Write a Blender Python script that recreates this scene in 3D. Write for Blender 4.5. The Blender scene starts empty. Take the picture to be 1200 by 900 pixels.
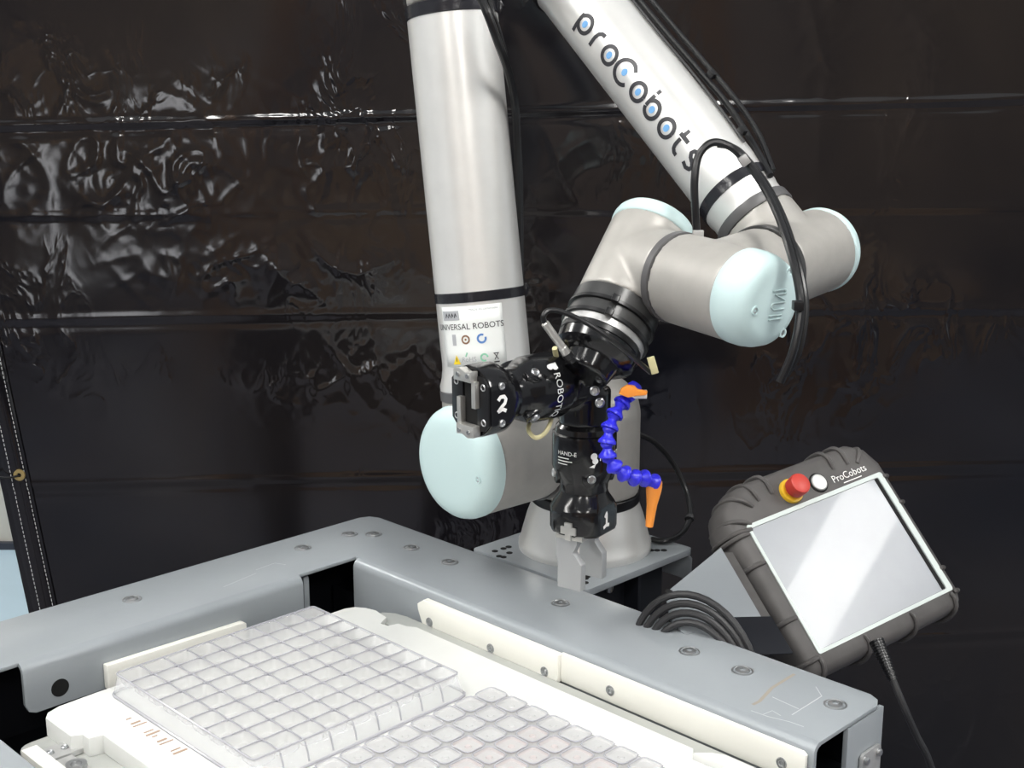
import bpy, bmesh, math, random
from mathutils import Vector, Matrix, noise
random.seed(7)
sc = bpy.context.scene
COL = sc.collection

# ------------------------------------------------------------------ camera
FPX = 1500.0
PITCH = math.atan(340.0 / 1500.0)
CAM = Vector((0, 0, 1.53))
cam = bpy.data.cameras.new('camera'); cam.sensor_width = 36; cam.lens = 36 * FPX / 1200
cam.clip_start = .02; cam.clip_end = 60
camo = bpy.data.objects.new('camera', cam); COL.objects.link(camo)
camo.location = CAM; camo.rotation_euler = (math.pi / 2 - PITCH, 0, 0)
sc.camera = camo

# ------------------------------------------------------------------ world, exposure
w = bpy.data.worlds.new('hall_light'); sc.world = w; w.use_nodes = True
bg = w.node_tree.nodes['Background']; bg.inputs[0].default_value = (.93, .97, 1.0, 1); bg.inputs[1].default_value = .42
vs = sc.view_settings
vs.view_transform = 'Standard'; vs.look = 'None'; vs.gamma = 1; vs.use_curve_mapping = False; vs.exposure = 0.20
LAMP_STRENGTH = 30.0

# ------------------------------------------------------------------ measuring helpers (world metres)
FW = Vector((0, math.cos(PITCH), -math.sin(PITCH))); UP = Vector((0, math.sin(PITCH), math.cos(PITCH))); RT = Vector((1, 0, 0))
def at(x, y, d): return CAM + (FW + RT * ((x - 600) / FPX) + UP * ((450 - y) / FPX)) * d
def atz(x, y, z):
    r = FW + RT * ((x - 600) / FPX) + UP * ((450 - y) / FPX); return CAM + r * ((z - CAM.z) / r.z)
def aty(x, y, yy):
    r = FW + RT * ((x - 600) / FPX) + UP * ((450 - y) / FPX); return CAM + r * (yy / r.y)
S2 = math.sqrt(.5)
def un(u, v, z): return Vector(((u + v) * S2, (v - u) * S2, z))      # table axes: u along the right rail, v along the left rail
UD = Vector((S2, -S2, 0)); VD = Vector((S2, S2, 0)); ZD = Vector((0, 0, 1))

# ------------------------------------------------------------------ materials
MATS = {}
def mat(name, col, rough=.5, metal=0.0, spec=.5, coat=0.0, alpha=1.0, emis=None, es=0, var=0, vscale=8, bump=0, bscale=80, trans=0.0, ior=1.45):
    m = bpy.data.materials.new(name); m.use_nodes = True
    nt = m.node_tree; b = nt.nodes['Principled BSDF']
    b.inputs['Base Color'].default_value = (*col, 1); b.inputs['Roughness'].default_value = rough
    b.inputs['Metallic'].default_value = metal; b.inputs['Specular IOR Level'].default_value = spec
    b.inputs['Coat Weight'].default_value = coat; b.inputs['Alpha'].default_value = alpha
    b.inputs['Transmission Weight'].default_value = trans; b.inputs['IOR'].default_value = ior
    if emis: b.inputs['Emission Color'].default_value = (*emis, 1); b.inputs['Emission Strength'].default_value = es
    tc = nt.nodes.new('ShaderNodeTexCoord')
    if var:
        n = nt.nodes.new('ShaderNodeTexNoise'); n.inputs['Scale'].default_value = vscale; n.inputs['Detail'].default_value = 6
        r = nt.nodes.new('ShaderNodeValToRGB')
        r.color_ramp.elements[0].position = .3; r.color_ramp.elements[1].position = .7
        r.color_ramp.elements[0].color = (*[max(0, c * (1 - var)) for c in col], 1)
        r.color_ramp.elements[1].color = (*[min(1, c * (1 + var)) for c in col], 1)
        nt.links.new(tc.outputs['Object'], n.inputs['Vector']); nt.links.new(n.outputs['Fac'], r.inputs['Fac'])
        nt.links.new(r.outputs['Color'], b.inputs['Base Color'])
    if bump:
        n2 = nt.nodes.new('ShaderNodeTexNoise'); n2.inputs['Scale'].default_value = bscale; n2.inputs['Detail'].default_value = 4
        bp = nt.nodes.new('ShaderNodeBump'); bp.inputs['Strength'].default_value = bump; bp.inputs['Distance'].default_value = .002
        nt.links.new(tc.outputs['Object'], n2.inputs['Vector']); nt.links.new(n2.outputs['Fac'], bp.inputs['Height'])
        nt.links.new(bp.outputs['Normal'], b.inputs['Normal'])
    MATS[name] = m
    return m
mat('silver', (.76, .755, .735), .32, .50, .5, var=.03, vscale=30)
mat('cast_grey', (.40, .385, .36), .42, .25, .5, var=.04, vscale=60)
mat('cap_blue', (.56, .71, .715), .42, 0, .4)
mat('black_gloss', (.006, .006, .007), .16, 0, .5, coat=.1)
mat('black_tape', (.014, .014, .018), .22, 0, .5, bump=.5, bscale=60)
mat('black_satin', (.009, .009, .010), .30, 0, .45)
mat('collar_grey', (.05, .05, .05), .28, .2, .5)
mat('seam_grey', (.11, .108, .11), .42, .2, .5)
mat('rubber', (.095, .090, .088), .50, 0, .4, var=.15, vscale=25)
mat('cable_black', (.008, .008, .009), .30, 0, .5)
mat('cable_grey', (.030, .030, .032), .42, 0, .5)
mat('paint_grey', (.30, .325, .345), .30, .1, .5, var=.06, vscale=5, bump=.06, bscale=90)
mat('paint_and_shade_dark', (.010, .011, .015), .5, 0, .3)  # dark paint; on the skirts and pan it stands in for shade
mat('steel', (.50, .50, .495), .38, .6, .5, var=.06, vscale=40)
mat('screw_steel', (.42, .43, .44), .3, .85, .5)
mat('hole_black', (.004, .004, .004), .8)
mat('pom_white', (.80, .79, .73), .45, 0, .4, var=.02, vscale=9)
mat('plate_white', (.655, .66, .64), .42, 0, .4, var=.035, vscale=14)
mat('plate_grey', (.42, .43, .41), .4, .2, .4, var=.05, vscale=10)
mat('clear', (.90, .91, .93), .10, 0, .5, alpha=.22)
mat('clear_edge', (.46, .46, .50), .15, 0, .5, alpha=.62)
mat('pocket_clear', (.70, .70, .70), .20, 0, .5, alpha=.40)
mat('pocket_pink', (.69, .62, .615), .25, 0, .5, alpha=.45)
mat('finger_grey', (.42, .43, .44), .45, .35, .4)
mat('jaw_silver', (.58, .57, .54), .33, .75, .5, bump=.25, bscale=300)
mat('white_mark', (.92, .92, .90), .5)
mat('sticker', (.80, .82, .80), .4, 0, .4)
mat('ink', (.03, .03, .035), .4)
mat('ink_grey', (.42, .43, .45), .45)
mat('dot_blue', (.17, .40, .72), .4)
mat('icon_blue', (.10, .22, .50), .4)
mat('icon_brown', (.25, .14, .08), .4)
mat('icon_green', (.25, .55, .38), .4)
mat('icon_yellow', (.85, .62, .03), .4)
mat('hose_blue', (.030, .028, .62), .28, 0, .5)
mat('hose_orange', (.90, .31, .05), .38, 0, .4)
mat('tube_yellow', (.72, .66, .38), .35, 0, .5, alpha=.85)
mat('estop_red', (.56, .05, .035), .38, 0, .5)
mat('estop_yellow', (.85, .52, .03), .4)
mat('screen_glass', (.33, .35, .38), .26, .0, .5, coat=.15, var=.06, vscale=10)
mat('screen_frame', (.60, .66, .64), .35, 0, .4)
mat('brass', (.62, .47, .20), .35, .8)
mat('thread', (.62, .62, .62), .7)
mat('floor_blue', (.42, .55, .64), .35, 0, .4, var=.05, vscale=2)
mat('floor_dark', (.095, .100, .125), .45, 0, .4, var=.35, vscale=1.2)
mat('wall_grey', (.52, .50, .45), .6, var=.08, vscale=3)
mat('wall_brown', (.26, .21, .18), .7, var=.3, vscale=1.5)
mat('wood', (.30, .17, .09), .6, var=.2, vscale=6)
mat('carton', (.36, .24, .15), .7, var=.1, vscale=4)
mat('post_dark', (.03, .035, .05), .5)
mat('lamp_white', (.9, .9, .9), .5)
mat('lamp_glow', (1, 1, 1), .5, emis=(1, .985, .95), es=LAMP_STRENGTH)
mat('added_glow', (1, 1, 1), .5, emis=(.95, .96, 1), es=3.2)
mat('scratch_pale', (.52, .54, .55), .5)
mat('stain_tan', (.33, .30, .25), .5)
mat('tick_brown', (.38, .27, .19), .6)

# the glossy black PVC sheet: wrinkles as fine relief
def curtain_mat():
    m = bpy.data.materials.new('pvc_black'); m.use_nodes = True; nt = m.node_tree; L = nt.links.new
    b = nt.nodes['Principled BSDF']; b.inputs['Roughness'].default_value = .10; b.inputs['Specular IOR Level'].default_value = .72
    tc = nt.nodes.new('ShaderNodeTexCoord')
    def nz(scale, detail=5, dist=0.0, sx=1, sz=1):
        mp = nt.nodes.new('ShaderNodeMapping'); mp.inputs['Scale'].default_value = (sx, 1, sz)
        n = nt.nodes.new('ShaderNodeTexNoise'); n.inputs['Scale'].default_value = scale; n.inputs['Detail'].default_value = detail; n.inputs['Distortion'].default_value = dist
        L(tc.outputs['Object'], mp.inputs['Vector']); L(mp.outputs['Vector'], n.inputs['Vector']); return n
    # brown noise in the base colour, standing in for brown reflections
    n0 = nz(1.7, 7, .6); r0 = nt.nodes.new('ShaderNodeValToRGB')
    e = r0.color_ramp.elements; e[0].position = .38; e[0].color = (.0045, .0047, .0070, 1); e[1].position = .74; e[1].color = (.017, .0135, .0120, 1)
    L(n0.outputs['Fac'], r0.inputs['Fac']); L(r0.outputs['Color'], b.inputs['Base Color'])
    # crinkle: ridged noise, present only in patches
    n1 = nz(9, 3, .5, 1.3, .8)
    a = nt.nodes.new('ShaderNodeMath'); a.operation = 'SUBTRACT'; a.inputs[1].default_value = .5; L(n1.outputs['Fac'], a.inputs[0])
    a1 = nt.nodes.new('ShaderNodeMath'); a1.operation = 'ABSOLUTE'; L(a.outputs[0], a1.inputs[0])
    ax_ = nt.nodes.new('ShaderNodeMath'); ax_.operation = 'MULTIPLY_ADD'; ax_.inputs[1].default_value = -5.0; ax_.inputs[2].default_value = 1.0; ax_.use_clamp = True; L(a1.outputs[0], ax_.inputs[0])
    a2 = nt.nodes.new('ShaderNodeMath'); a2.operation = 'POWER'; a2.inputs[1].default_value = 3.0; L(ax_.outputs[0], a2.inputs[0])
    n2 = nz(2.6, 2, .4); r2 = nt.nodes.new('ShaderNodeValToRGB'); r2.color_ramp.elements[0].position = .52; r2.color_ramp.elements[1].position = .68
    L(n2.outputs['Fac'], r2.inputs['Fac'])
    mu = nt.nodes.new('ShaderNodeMath'); mu.operation = 'MULTIPLY'; L(a2.outputs[0], mu.inputs[0]); L(r2.outputs['Color'], mu.inputs[1])
    n3 = nz(45, 3, .5)
    ad = nt.nodes.new('ShaderNodeMath'); ad.operation = 'MULTIPLY_ADD'; ad.inputs[1].default_value = .010; L(n3.outputs['Fac'], ad.inputs[0]); L(mu.outputs[0], ad.inputs[2])
    bp = nt.nodes.new('ShaderNodeBump'); bp.inputs['Strength'].default_value = .8; bp.inputs['Distance'].default_value = .0018
    L(ad.outputs[0], bp.inputs['Height']); L(bp.outputs['Normal'], b.inputs['Normal'])
    MATS['pvc_black'] = m
curtain_mat()

# grey paint of the table rails, turning brownish in random patches
def rail_mat():
    m = MATS['paint_grey']; nt = m.node_tree; b = nt.nodes['Principled BSDF']; L = nt.links.new
    old = b.inputs['Base Color'].links[0].from_socket
    tc = nt.nodes.new('ShaderNodeTexCoord')
    n = nt.nodes.new('ShaderNodeTexNoise'); n.inputs['Scale'].default_value = 3.2; n.inputs['Detail'].default_value = 8
    L(tc.outputs['Object'], n.inputs['Vector'])
    r = nt.nodes.new('ShaderNodeValToRGB'); r.color_ramp.elements[0].position = .60; r.color_ramp.elements[1].position = .78
    r.color_ramp.elements[1].color = (.55, .55, .55, 1)
    L(n.outputs['Fac'], r.inputs['Fac'])
    mx = nt.nodes.new('ShaderNodeMix'); mx.data_type = 'RGBA'; mx.inputs['B'].default_value = (.30, .25, .215, 1)
    L(r.outputs['Color'], mx.inputs['Factor']); L(old, mx.inputs['A']); L(mx.outputs['Result'], b.inputs['Base Color'])
rail_mat()

# ------------------------------------------------------------------ mesh helpers
def frame(ax, hint=None):
    ax = Vector(ax).normalized()
    h = Vector(hint) if hint is not None else (ZD if abs(ax.z) < .9 else RT)
    e1 = (h - ax * h.dot(ax)).normalized(); return ax, e1, ax.cross(e1)
class MB:
    def __init__(s): s.v = []; s.f = []
    def add(s, vs, fs):
        o = len(s.v); s.v += [Vector(p) for p in vs]; s.f += [[i + o for i in f] for f in fs]; return s
    def lathe(s, prof, org, ax, seg=48, hint=None, flats=None):
        a, e1, e2 = frame(ax, hint); org = Vector(org); vs = []; fs = []
        for (t, r) in prof:
            for k in range(seg):
                an = 2 * math.pi * k / seg; c, q = math.cos(an) * r, math.sin(an) * r
                if flats: c = max(-flats[0], min(flats[0], c)); q = max(-flats[1], min(flats[1], q))
                vs.append(org + a * t + e1 * c + e2 * q)
        n = len(prof)
        for i in range(n - 1):
            for k in range(seg):
                k2 = (k + 1) % seg; fs.append([i * seg + k, i * seg + k2, (i + 1) * seg + k2, (i + 1) * seg + k])
        fs.append(list(range(seg))[::-1]); fs.append([(n - 1) * seg + k for k in range(seg)])
        return s.add(vs, fs)
    def cyl(s, p, q, r, seg=40, r2=None):
        p, q = Vector(p), Vector(q); L = (q - p).length
        return s.lathe([(0, r), (L, r if r2 is None else r2)], p, q - p, seg)
    def ringcyl(s, ri, ro, t0, t1, org, ax, seg=40):
        a, e1, e2 = frame(ax); org = Vector(org); vs = []; fs = []
        for (t, r) in ((t0, ri), (t0, ro), (t1, ro), (t1, ri)):
            for k in range(seg):
                an = 2 * math.pi * k / seg; vs.append(org + a * t + e1 * math.cos(an) * r + e2 * math.sin(an) * r)
        for i in range(4):
            j = (i + 1) % 4
            for k in range(seg):
                k2 = (k + 1) % seg; fs.append([i * seg + k, i * seg + k2, j * seg + k2, j * seg + k])
        return s.add(vs, fs)
    def prism(s, pts, org, ex, ey, depth):
        """polygon pts (2D in ex,ey) extruded by depth along ex x ey"""
        ex = Vector(ex).normalized(); ey = Vector(ey).normalized(); ez = ex.cross(ey); org = Vector(org); n = len(pts)
        vs = [org + ex * a + ey * b for a, b in pts] + [org + ex * a + ey * b + ez * depth for a, b in pts]
        fs = [list(range(n))[::-1], list(range(n, 2 * n))] + [[i, (i + 1) % n, n + (i + 1) % n, n + i] for i in range(n)]
        return s.add(vs, fs)
    def box(s, c, hx, hy, hz, ex=(1, 0, 0), ey=(0, 1, 0)):
        return s.prism([(-hx, -hy), (hx, -hy), (hx, hy), (-hx, hy)], Vector(c) - Vector(ex).normalized().cross(Vector(ey).normalized()) * hz, ex, ey, 2 * hz)
    def tube(s, pts, r, seg=10, caps=True):
        P = [Vector(p) for p in pts]; n = len(P); vs = []; fs = []
        e = None
        for i in range(n):
            t = (P[min(i + 1, n - 1)] - P[max(i - 1, 0)]).normalized()
            if e is None: _, e, _ = frame(t)
            e = (e - t * e.dot(t)).normalized(); g = t.cross(e)
            rr = r[i] if isinstance(r, (list, tuple)) else r
            for k in range(seg):
                an = 2 * math.pi * k / seg; vs.append(P[i] + e * math.cos(an) * rr + g * math.sin(an) * rr)
        for i in range(n - 1):
            for k in range(seg):
                k2 = (k + 1) % seg; fs.append([i * seg + k, i * seg + k2, (i + 1) * seg + k2, (i + 1) * seg + k])
        if caps: fs.append(list(range(seg))[::-1]); fs.append([(n - 1) * seg + k for k in range(seg)])
        return s.add(vs, fs)
    def build(s, name, m, parent=None, bevel=0, smooth=32, bseg=2, remesh=0, iters=10, fix=True):
        org = parent['_w'] if parent is not None and '_w' in parent else (0, 0, 0)
        org = Vector(org)
        me = bpy.data.meshes.new(name); me.from_pydata([p - org for p in s.v], [], s.f)
        bm = bmesh.new(); bm.from_mesh(me)
        if fix: bmesh.ops.recalc_face_normals(bm, faces=bm.faces)
        if bevel:
            ed = [e for e in bm.edges if len(e.link_faces) == 2 and e.calc_face_angle(0) > math.radians(35)]
            bmesh.ops.bevel(bm, geom=ed, offset=bevel, offset_type='OFFSET', segments=bseg, profile=.6, affect='EDGES', clamp_overlap=True)
        bm.to_mesh(me); bm.free()
        me.polygons.foreach_set('use_smooth', [True] * len(me.polygons))
        me.set_sharp_from_angle(angle=math.radians(smooth))
        me.materials.append(MATS[m])
        o = bpy.data.objects.new(name, me); COL.objects.link(o)
        if remesh:
            md = o.modifiers.new('remesh', 'REMESH'); md.mode = 'VOXEL'; md.voxel_size = remesh; md.use_smooth_shade = True
            sm = o.modifiers.new('smooth', 'SMOOTH'); sm.factor = .5; sm.iterations = iters
        if parent is not None: o.parent = parent; o['_w'] = org[:]
        return o
def thing(name, loc, label, cat, group=None):
    o = bpy.data.objects.new(name, None); COL.objects.link(o); o.location = loc; o.empty_display_size = .03
    o['_w'] = Vector(loc)[:]; o['label'] = label; o['category'] = cat
    if group: o['group'] = group
    return o
def tag(o, label, cat, group=None):
    o['label'] = label; o['category'] = cat
    if group: o['group'] = group
    return o
def struct(o): o['kind'] = 'structure'; return o
def lab(o, text): o['label'] = text; return o
def spline(pts, n=10):
    P = [Vector(p) for p in pts]; out = []
    for i in range(len(P) - 1):
        a, b, c, d = P[max(i - 1, 0)], P[i], P[i + 1], P[min(i + 2, len(P) - 1)]
        for k in range(n):
            t = k / n
            out.append(.5 * ((2 * b) + (c - a) * t + (2 * a - 5 * b + 4 * c - d) * t * t + (3 * b - a - 3 * c + d) * t ** 3))
    out.append(P[-1]); return out
def rrect(x0, y0, x1, y1, r, n=4):
    out = []
    for cx, cy, a0 in ((x1 - r, y1 - r, 0), (x0 + r, y1 - r, 90), (x0 + r, y0 + r, 180), (x1 - r, y0 + r, 270)):
        for k in range(n + 1):
            a = math.radians(a0 + 90 * k / n); out.append((cx + r * math.cos(a), cy + r * math.sin(a)))
    return out
# flat lettering: text outlines or strokes, mapped onto a surface by fn(a, b) -> point
def text2d(txt, size, align='LEFT'):
    c = bpy.data.curves.new('txt', 'FONT'); c.body = txt; c.size = size; c.align_x = align; c.align_y = 'CENTER'; c.resolution_u = 3
    o = bpy.data.objects.new('txt', c); COL.objects.link(o)
    dg = bpy.context.evaluated_depsgraph_get(); me = bpy.data.meshes.new_from_object(o.evaluated_get(dg))
    vs = [(v.co.x, v.co.y) for v in me.vertices]; fs = [list(p.vertices) for p in me.polygons]
    bpy.data.objects.remove(o); bpy.data.curves.remove(c); bpy.data.meshes.remove(me)
    return vs, fs
def stroke(pts, wd):
    """2D polyline -> strip, finely divided so that it follows curved surfaces"""
    fine = [pts[0]]
    for a, b in zip(pts, pts[1:]):
        k = max(1, int(math.hypot(b[0] - a[0], b[1] - a[1]) / .0018))
        fine += [(a[0] + (b[0] - a[0]) * i / k, a[1] + (b[1] - a[1]) * i / k) for i in range(1, k + 1)]
    pts = fine
    n = len(pts); vs = []; fs = []
    for i in range(n):
        ax, ay = pts[max(i - 1, 0)]; bx, by = pts[min(i + 1, n - 1)]
        L = math.hypot(bx - ax, by - ay) or 1; nx, ny = -(by - ay) / L, (bx - ax) / L
        vs += [(pts[i][0] + nx * wd / 2, pts[i][1] + ny * wd / 2), (pts[i][0] - nx * wd / 2, pts[i][1] - ny * wd / 2)]
    for i in range(n - 1): fs.append([2 * i, 2 * i + 1, 2 * i + 3, 2 * i + 2])
    return vs, fs
def arc(cx, cy, r, a0, a1, n=20, ry=None):
    return [(cx + r * math.cos(math.radians(a0 + (a1 - a0) * k / n)), cy + (ry or r) * math.sin(math.radians(a0 + (a1 - a0) * k / n))) for k in range(n + 1)]
def disc(cx, cy, r, n=20, ry=None):
    return [(cx + r * math.cos(2 * math.pi * k / n), cy + (ry or r) * math.sin(2 * math.pi * k / n)) for k in range(n)], [list(range(n))]
def decal(name, shapes, fn, m, parent, label=None):
    mb = MB()
    for vs, fs in shapes: mb.add([fn(a, b) for a, b in vs], fs)
    o = mb.build(name, m, parent, fix=False)
    if label: lab(o, label)
    return o
def shift(sh, dx, dy): return [(a + dx, b + dy) for a, b in sh[0]], sh[1]
def cylmap(org, ax, face, r):
    """surface coordinates on a cylinder: a along the axis, b around it from the facing direction"""
    a_, e1, e2 = frame(ax, face); org = Vector(org)
    return lambda a, b: org + a_ * a + (e1 * math.cos(b / r) + e2 * math.sin(b / r)) * r
def planemap(org, ex, ey, off=0):
    ex = Vector(ex).normalized(); ey = Vector(ey).normalized(); nz = ex.cross(ey); org = Vector(org)
    return lambda a, b: org + ex * a + ey * b + nz * off

# ================================================================== THE SETTING
f = MB().box((0, 5.35, -.02), 6, 2.65, .02).build('floor', 'floor_blue'); struct(f)
struct(MB().box((0, -1.65, -.02), 6, 4.35, .02).build('floor_hall', 'floor_dark'))  # unseen near floor, made dark to tint the curtain's lower reflections
YC = 2.55
wl = MB().box((0, 4.25, 1.9), 6, .06, 1.9).build('wall_far', 'wall_grey'); struct(wl)
bb = MB().box((0, 4.18, .012), 6, .012, .012).build('baseboard_far', 'post_dark'); struct(bb)
wb = MB().box((0, -5.0, 1.9), 6, .06, 1.9).build('wall_back', 'wall_brown'); struct(wb)
x = -2.7
d_ = MB().box((x, -4.93, .98), .30, .01, .36).build('added_window_1', 'added_glow'); struct(d_)  # glowing pane behind the camera, added for the curtain to mirror
fr_ = MB()
for q in (-1, 1): fr_.box((x + q * .33, -4.92, .98), .03, .03, .42); fr_.box((x, -4.92, .98 + q * .39), .30, .03, .03)
fr_.build('added_frame', 'lamp_white', d_)
for i, x in enumerate((-1.55, 1.2)):  # unseen timber posts, added as something for the curtain to reflect
    struct(MB().box((x, -2.9, 1.6), .11, .11, 1.6).build('added_post_%d' % (i + 1), 'wood'))

# ceiling lamps of the hall
def lamp(x, y, label):
    t = thing('ceiling_lamp', (x, y, 3.55), label, 'lamp', 'ceiling lamps of the hall')
    MB().box((x, y, 3.60), .22, .85, .04).build('lamp_housing', 'lamp_white', t, bevel=.008)
    MB().box((x, y, 3.553), .19, .82, .006).build('diffuser', 'lamp_glow', t)
lamp(-1.5, .3, 'long white ceiling lamp above the left rail of the table')
lamp(1.1, -.2, 'long white ceiling lamp above the right end of the table')
lamp(3.5, .7, 'long white ceiling lamp far to the right, mirrored in the pendant screen')
lamp(-1.5, -3.0, 'long white ceiling lamp behind the photographer on the left')
lamp(1.1, -3.2, 'long white ceiling lamp behind the photographer on the right')
lamp(-3.6, .0, 'long white ceiling lamp far to the left of the table')
lamp(-3.3, 3.4, 'long white ceiling lamp added behind the black curtain to light the floor there')  # unseen lamp, added to brighten the floor behind the curtain

# invented cartons, trolley and crate behind the photographer, added for the curtain to mirror
def carton(x, y, z, a, b, c, label):
    t = thing('carton', (x, y, z), label, 'carton', 'cartons added behind the photographer for reflections')
    MB().box((x, y, z + c / 2), a / 2, b / 2, c / 2).build('box', 'carton', t, bevel=.006)
    MB().box((x, y, z + c + .0005), a / 2 - .004, .025, .0008).build('tape', 'pom_white', t)
carton(-2.60, -2.6, 1.22, .26, .3, .62, 'tall narrow brown carton on the trolley, added behind the photographer for reflections')
carton(-.95, -2.2, 0, .6, .5, .55, 'brown carton added on the floor behind the photographer for reflections, left of two')
carton(-.92, -2.2, .551, .5, .45, .4, 'smaller brown carton added for reflections, stacked on the left carton behind the photographer')
carton(2.1, -2.4, 0, .8, .6, .7, 'wide brown carton added on the floor behind the photographer for reflections, right side')

tr = thing('trolley', (-2.6, -2.6, 0), 'dark steel trolley added behind the photographer for reflections, carrying a tall carton', 'trolley')
MB().box((-2.6, -2.6, 1.205), .4, .3, .015).build('deck', 'post_dark', tr, bevel=.004)
MB().box((-2.6, -2.6, .25), .4, .3, .015).build('deck', 'post_dark', tr, bevel=.004)
for sx in (-1, 1):
    for sy in (-1, 1): MB().box((-2.6 + sx * .37, -2.6 + sy * .27, .595), .02, .02, .595).build('post', 'post_dark', tr)
ck = thing('added_crate', (1.25, -.95, 0), 'brown wooden crate added on the floor behind the photographer for reflections', 'crate')
for k in range(5): MB().box((1.25, -.95, .06 + k * .115), .22, .22, .052).build('plank', 'wood', ck, bevel=.004)
# ================================================================== CURTAIN
def curtain():
    t = thing('welding_curtain', (0.3, YC, .06), 'glossy black plastic curtain sheet hanging behind the robot arm', 'curtain')
    pa, pb = aty(0, 557, YC), aty(34, 716, YC)
    k = (pb.x - pa.x) / (pb.z - pa.z)
    def xl(z): return pa.x + k * (z - pa.z)
    def fold(l, r, amp): a, b = aty(*l, YC), aty(*r, YC); return (a.x, a.z, (b.z - a.z) / (b.x - a.x), amp)
    folds = [fold((100, 146), (1150, 115), .0042), fold((120, 566), (1150, 546), .0024), fold((700, 765), (1120, 744), .0040), fold((200, 371), (1100, 362), .0013), fold((300, 250), (900, 246), .0008)]
    def disp(x, z):
        d = .010 * noise.noise((x * 1.3, z * 1.0, 3.1)) + .005 * noise.noise((x * 3.4, z * 2.7, 7.7))
        for i, fz in enumerate(folds):
            q = z - (fz[1] + fz[2] * (x - fz[0])) - .006 * noise.noise((x * 1.5, i * 9.1, .5)); amp = fz[3] * (.55 + .9 * abs(noise.noise((x * 6, i * 3.7, 2.2))))
            if abs(q) < .06: d += amp * math.exp(-(q / .007) ** 2) - amp * .7 * math.exp(-((q + .014) / .010) ** 2)
        for xf in (-.02, .62):
            q = x - xf - .05 * noise.noise((z * 1.6, xf, 1.5)); d += .0030 * abs(noise.noise((z * 3.0, xf, 8.5))) * math.exp(-(q / .014) ** 2)
        # crumpled patches
        for (cx, cz, rx, rz, amp) in PATCH:
            g = math.exp(-((x - cx) / rx) ** 2 - ((z - cz) / rz) ** 2)
            if g > .02:
                def rd(u, v, w_): return (1 - min(1, abs(noise.noise((u, v, w_))) * 2.2)) ** 3
                s = .8 * rd(x * 9 + z * 7 + cx * 9, z * 5 - x * 3, cz * 5) + .5 * rd(x * 15 - z * 14, z * 10 + x * 6, cz + 4) + .22 * rd(x * 34 + z * 10, z * 26, cz + 9) + .25 * noise.noise((x * 6, z * 5, cx))
                d += g * amp * .20 * s
        return d
    NX, NZ = 540, 400; X1 = 2.1; Z0, Z1 = .06, 2.25
    vs = []; fs = []
    for j in range(NZ + 1):
        z = Z0 + (Z1 - Z0) * j / NZ; x0 = xl(z) + .004
        for i in range(NX + 1):
            x = x0 + (X1 - x0) * (i / NX); vs.append((x, YC - disp(x, z), z))
    for j in range(NZ):
        for i in range(NX): a = j * (NX + 1) + i; fs.append([a, a + 1, a + NX + 2, a + NX + 1])
    sh = MB().add(vs, fs).build('sheet', 'pvc_black', t, smooth=180, fix=False)
    md = sh.modifiers.new('thickness', 'SOLIDIFY'); md.thickness = .0015
    # doubled hem along the left edge with two lines of stitching
    hv = []; hf = []; NH = 60; HW = .062
    for j in range(NH + 1):
        z = Z0 + (Z1 - Z0) * j / NH
        for x in (xl(z), xl(z) + HW): hv.append((x, YC - .0045 - .001 * noise.noise((z * 20, x, 0)) - disp(x, z), z))
    for j in range(NH): a = 2 * j; hf.append([a, a + 1, a + 3, a + 2])
    hm = MB().add(hv, hf).build('hem', 'pvc_black', t, smooth=180, fix=False)
    md = hm.modifiers.new('thickness', 'SOLIDIFY'); md.thickness = .003
    for n_, off in (('stitching', .026), ('stitching', .055)):
        st = MB(); z = .3
        while z < 1.35:
            p = Vector((xl(z) + off, YC - .0052 - disp(xl(z) + off, z), z)); q = Vector((xl(z + .006) + off, YC - .0052 - disp(xl(z + .006) + off, z + .006), z + .006))
            st.tube([p, (p + q) / 2 - Vector((0, .0008, 0)), q], .0007, 5); z += .0095
        o = st.build(n_, 'thread', t); o['kind'] = 'stuff'; lab(o, 'pale thread stitches along the curtain hem')
    gc = aty(25, 555, YC); gc.y = YC - .008 - disp(gc.x, gc.z)
    g = MB().ringcyl(.0045, .012, -.002, .003, gc, (0, -1, 0), 24).build('grommet', 'brass', t, bevel=.001); lab(g, 'brass eyelet')
    MB().tube(spline([gc + Vector((0, -.004, 0)), gc + Vector((-.03, -.006, -.004)), gc + Vector((-.09, .01, .004)), gc + Vector((-.3, .08, .03))]), .0022, 6).build('tie_cord', 'cable_black', t)
PATCH = []
for (px, py, rx, rz, amp) in [(205, 200, .11, .13, .020), (115, 190, .06, .12, .020), (410, 180, .14, .12, .016), (330, 320, .22, .05, .022), (430, 440, .17, .07, .022),
                              (960, 60, .05, .14, .008), (680, 200, .08, .08, .007), (1075, 45, .05, .05, .007), (30, 200, .05, .12, .012), (620, 340, .05, .07, .02),
                              (1000, 470, .06, .08, .012), (1080, 650, .16, .05, .006)]:
    p_ = aty(px, py, YC); PATCH.append((p_.x, p_.z, rx, rz, amp))
curtain()

# ================================================================== TABLE FRAME
ZT = .90; UO, VO = -1.479, 1.171; RW = .136; UI, VI = UO + RW + .004, VO - RW - .004; UE = -.607
tf = thing('table_frame', un(UO, VO, 0), 'grey painted steel table frame with two wide bolted rails meeting at a corner', 'table')
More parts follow.
